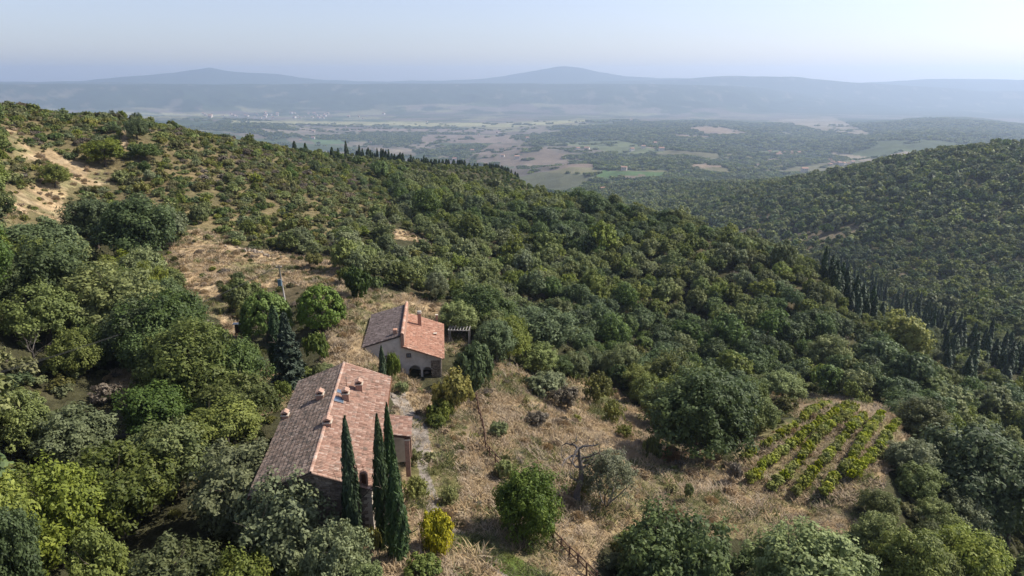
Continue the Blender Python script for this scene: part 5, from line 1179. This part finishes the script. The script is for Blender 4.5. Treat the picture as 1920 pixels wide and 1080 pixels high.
ok = cl & zb_x & (~trk | bank | (rng.random(len(X)) < .12)) & inview(X, Y, Z, 1, 20); X, Y, Z, bank, grn = [q[ok] for q in (X, Y, Z, bank, grn)]
gn = fbm(X/8+70, Y/8, 3) > .05; green = bank | (grn & (rng.random(len(X)) < .75)) | (gn & (rng.random(len(X)) < .45)) | (rng.random(len(X)) < .05)
big = .8 + 1.2*np.clip(fbm(X/3+11, Y/3, 3)+.15, 0, .5)*2; S = rng.uniform(.6, 1.25, len(X))*big
lean = rng.normal(0, .18, (len(X), 2))
GR = dict(P=np.stack([X, Y, Z], 1), S=np.stack([S*1.15, S*1.15, S*.9], 1), r=np.stack([lean[:, 0], lean[:, 1], rng.uniform(0, 6.28, len(X))], 1), i=np.where(green, rng.integers(4, 6, len(X)), rng.integers(0, 4, len(X))))
print('GRASS', len(X))
scatter('dry_grass', lib('tuft', gl), GR['P'], GR['S'], GR['r'], GR['i'], label='dry straw grass with green weeds on the open slopes', category='grass')

# ------------------------------------------------------------------ houses in the valley
rg = np.random.default_rng(55)
def far_house(px, py, w, lab, grp=None, dist=None):
    b = hit(px, py); h = w*.55; e = empty('valley_house', lab, 'house', tuple(b), rg.uniform(-.6, .6), grp)
    m_ = MB(); m_.box((0, 0, h/2-1), (w, w*.6, h+2), tint=rg.random()); wl = m_.build('wall', M['farwall'], e)
    A = [(-w*.53, -w*.34, h), (w*.53, -w*.34, h), (w*.53, 0, h+w*.17), (-w*.53, 0, h+w*.17), (-w*.53, w*.34, h), (w*.53, w*.34, h)]
    m_ = MB(); m_.add(A, [(0,1,2,3),(3,2,5,4),(0,3,4),(1,5,2),(0,4,5,1)], rg.random()); m_.build('roof', M['farroof'], e)
    for k in (-1, 0, 1): m_ = MB(); m_.box((k*w*.28, -w*.3-.03, h*.6), (w*.09, .1, h*.28)); m_.build('window', M['dark_in'], e)
far_house(1130, 358, 12, 'pale stone farmhouse beside dark cypresses beyond the crest'); far_house(1170, 319, 16, 'white farmhouse among green fields in the valley'); far_house(852, 301, 18, 'red-roofed house behind the crest cypresses at left')
far_house(1508, 322, 20, 'red-roofed villa on the wooded hill before the right ridge')
for k in range(14): far_house(1440+rg.uniform(0, 60), 289+rg.uniform(-4, 6), rg.uniform(9, 15), 'small pale house in the hamlet on the low hill at right', 'houses of the hamlet on the low hill')
for k in range(10): far_house(1545+rg.uniform(0, 60), 305+rg.uniform(-3, 6), rg.uniform(9, 14), 'small pale house in the hamlet before the right ridge', 'houses of the hamlet before the right ridge')
for k in range(46): far_house(rg.choice([rg.uniform(380, 720), rg.uniform(480, 640)]), 214+rg.uniform(-2, 9), rg.uniform(14, 34), 'tiny pale building of the village at the foot of the far ridge', 'buildings of the village below the far ridge')
for k in range(22): far_house(rg.uniform(560, 1250), rg.uniform(222, 300), rg.uniform(12, 22), 'tiny lone farmhouse out among the fields of the plain', 'lone farmhouses on the plain')
for (px_, py_, h_) in ((1115,362,20),(1122,363,24),(1146,362,26),(1150,364,22),(1158,363,18),(1163,365,22)):
    b = hit(px_, py_); plant('cypress_tree', 'dark cypress beside the pale farmhouse beyond the crest', b[0], b[1], b[2], T_['cyp']['mid'][0], (1.6, 1.6, max(8, top_z(b, py_-h_*.6)-b[2])/11), 0, None, 'cypresses beside the pale farmhouse', 'tree')

# ------------------------------------------------------------------ tell alike things apart by their order seen from the lookout
ORDW = ['', 'first', 'second', 'third', 'fourth', 'fifth', 'sixth', 'seventh', 'eighth', 'ninth', 'tenth', 'eleventh', 'twelfth']
def ordw(n): return ORDW[n] if n < 13 else '%d%s' % (n, 'th' if 10 <= n % 100 <= 20 else {1: 'st', 2: 'nd', 3: 'rd'}.get(n % 10, 'th'))
byl = {}
for o in scene.objects:
    if o.parent is None and o.get('category') and o.get('kind') is None: byl.setdefault(o['label'], []).append(o)
for lb, os_ in byl.items():
    if len(os_) < 2: continue
    vine_ = lb.startswith('leafy yellow-green grapevine')
    key = (lambda o: float(project(o.location.x, o.location.y, o.location.z)[0]))
    os_.sort(key=key)
    for i, o in enumerate(os_): o['label'] = lb + (', %s along it' % ordw(i+1) if vine_ else (', leftmost' if i == 0 else (', rightmost' if i == len(os_)-1 else ', %s from left' % ordw(i+1))))

# ------------------------------------------------------------------ haze
hm = bpy.data.materials.new('haze'); hm.use_nodes = True; N = hm.node_tree.nodes; L = hm.node_tree.links
for n in list(N):
    if n.type == 'BSDF_PRINCIPLED': N.remove(n)
pv = N.new('ShaderNodeVolumePrincipled'); pv.inputs['Color'].default_value = (.64, .78, 1, 1); pv.inputs['Density'].default_value = HAZE_DENS; pv.inputs['Anisotropy'].default_value = .4
L.new(pv.outputs[0], N['Material Output'].inputs['Volume'])
zt = float(max(GZ.max(), CZ)) + 6; zb0 = float(GZ.min()) - 1
mb = MB(); mb.box((0, 0, (zt+zb0)/2), (34400, 34400, zt-zb0)); hz = mb.build('haze', hm, kind='stuff')
print('HAZE', zb0, zt, 'objects', len(scene.objects))
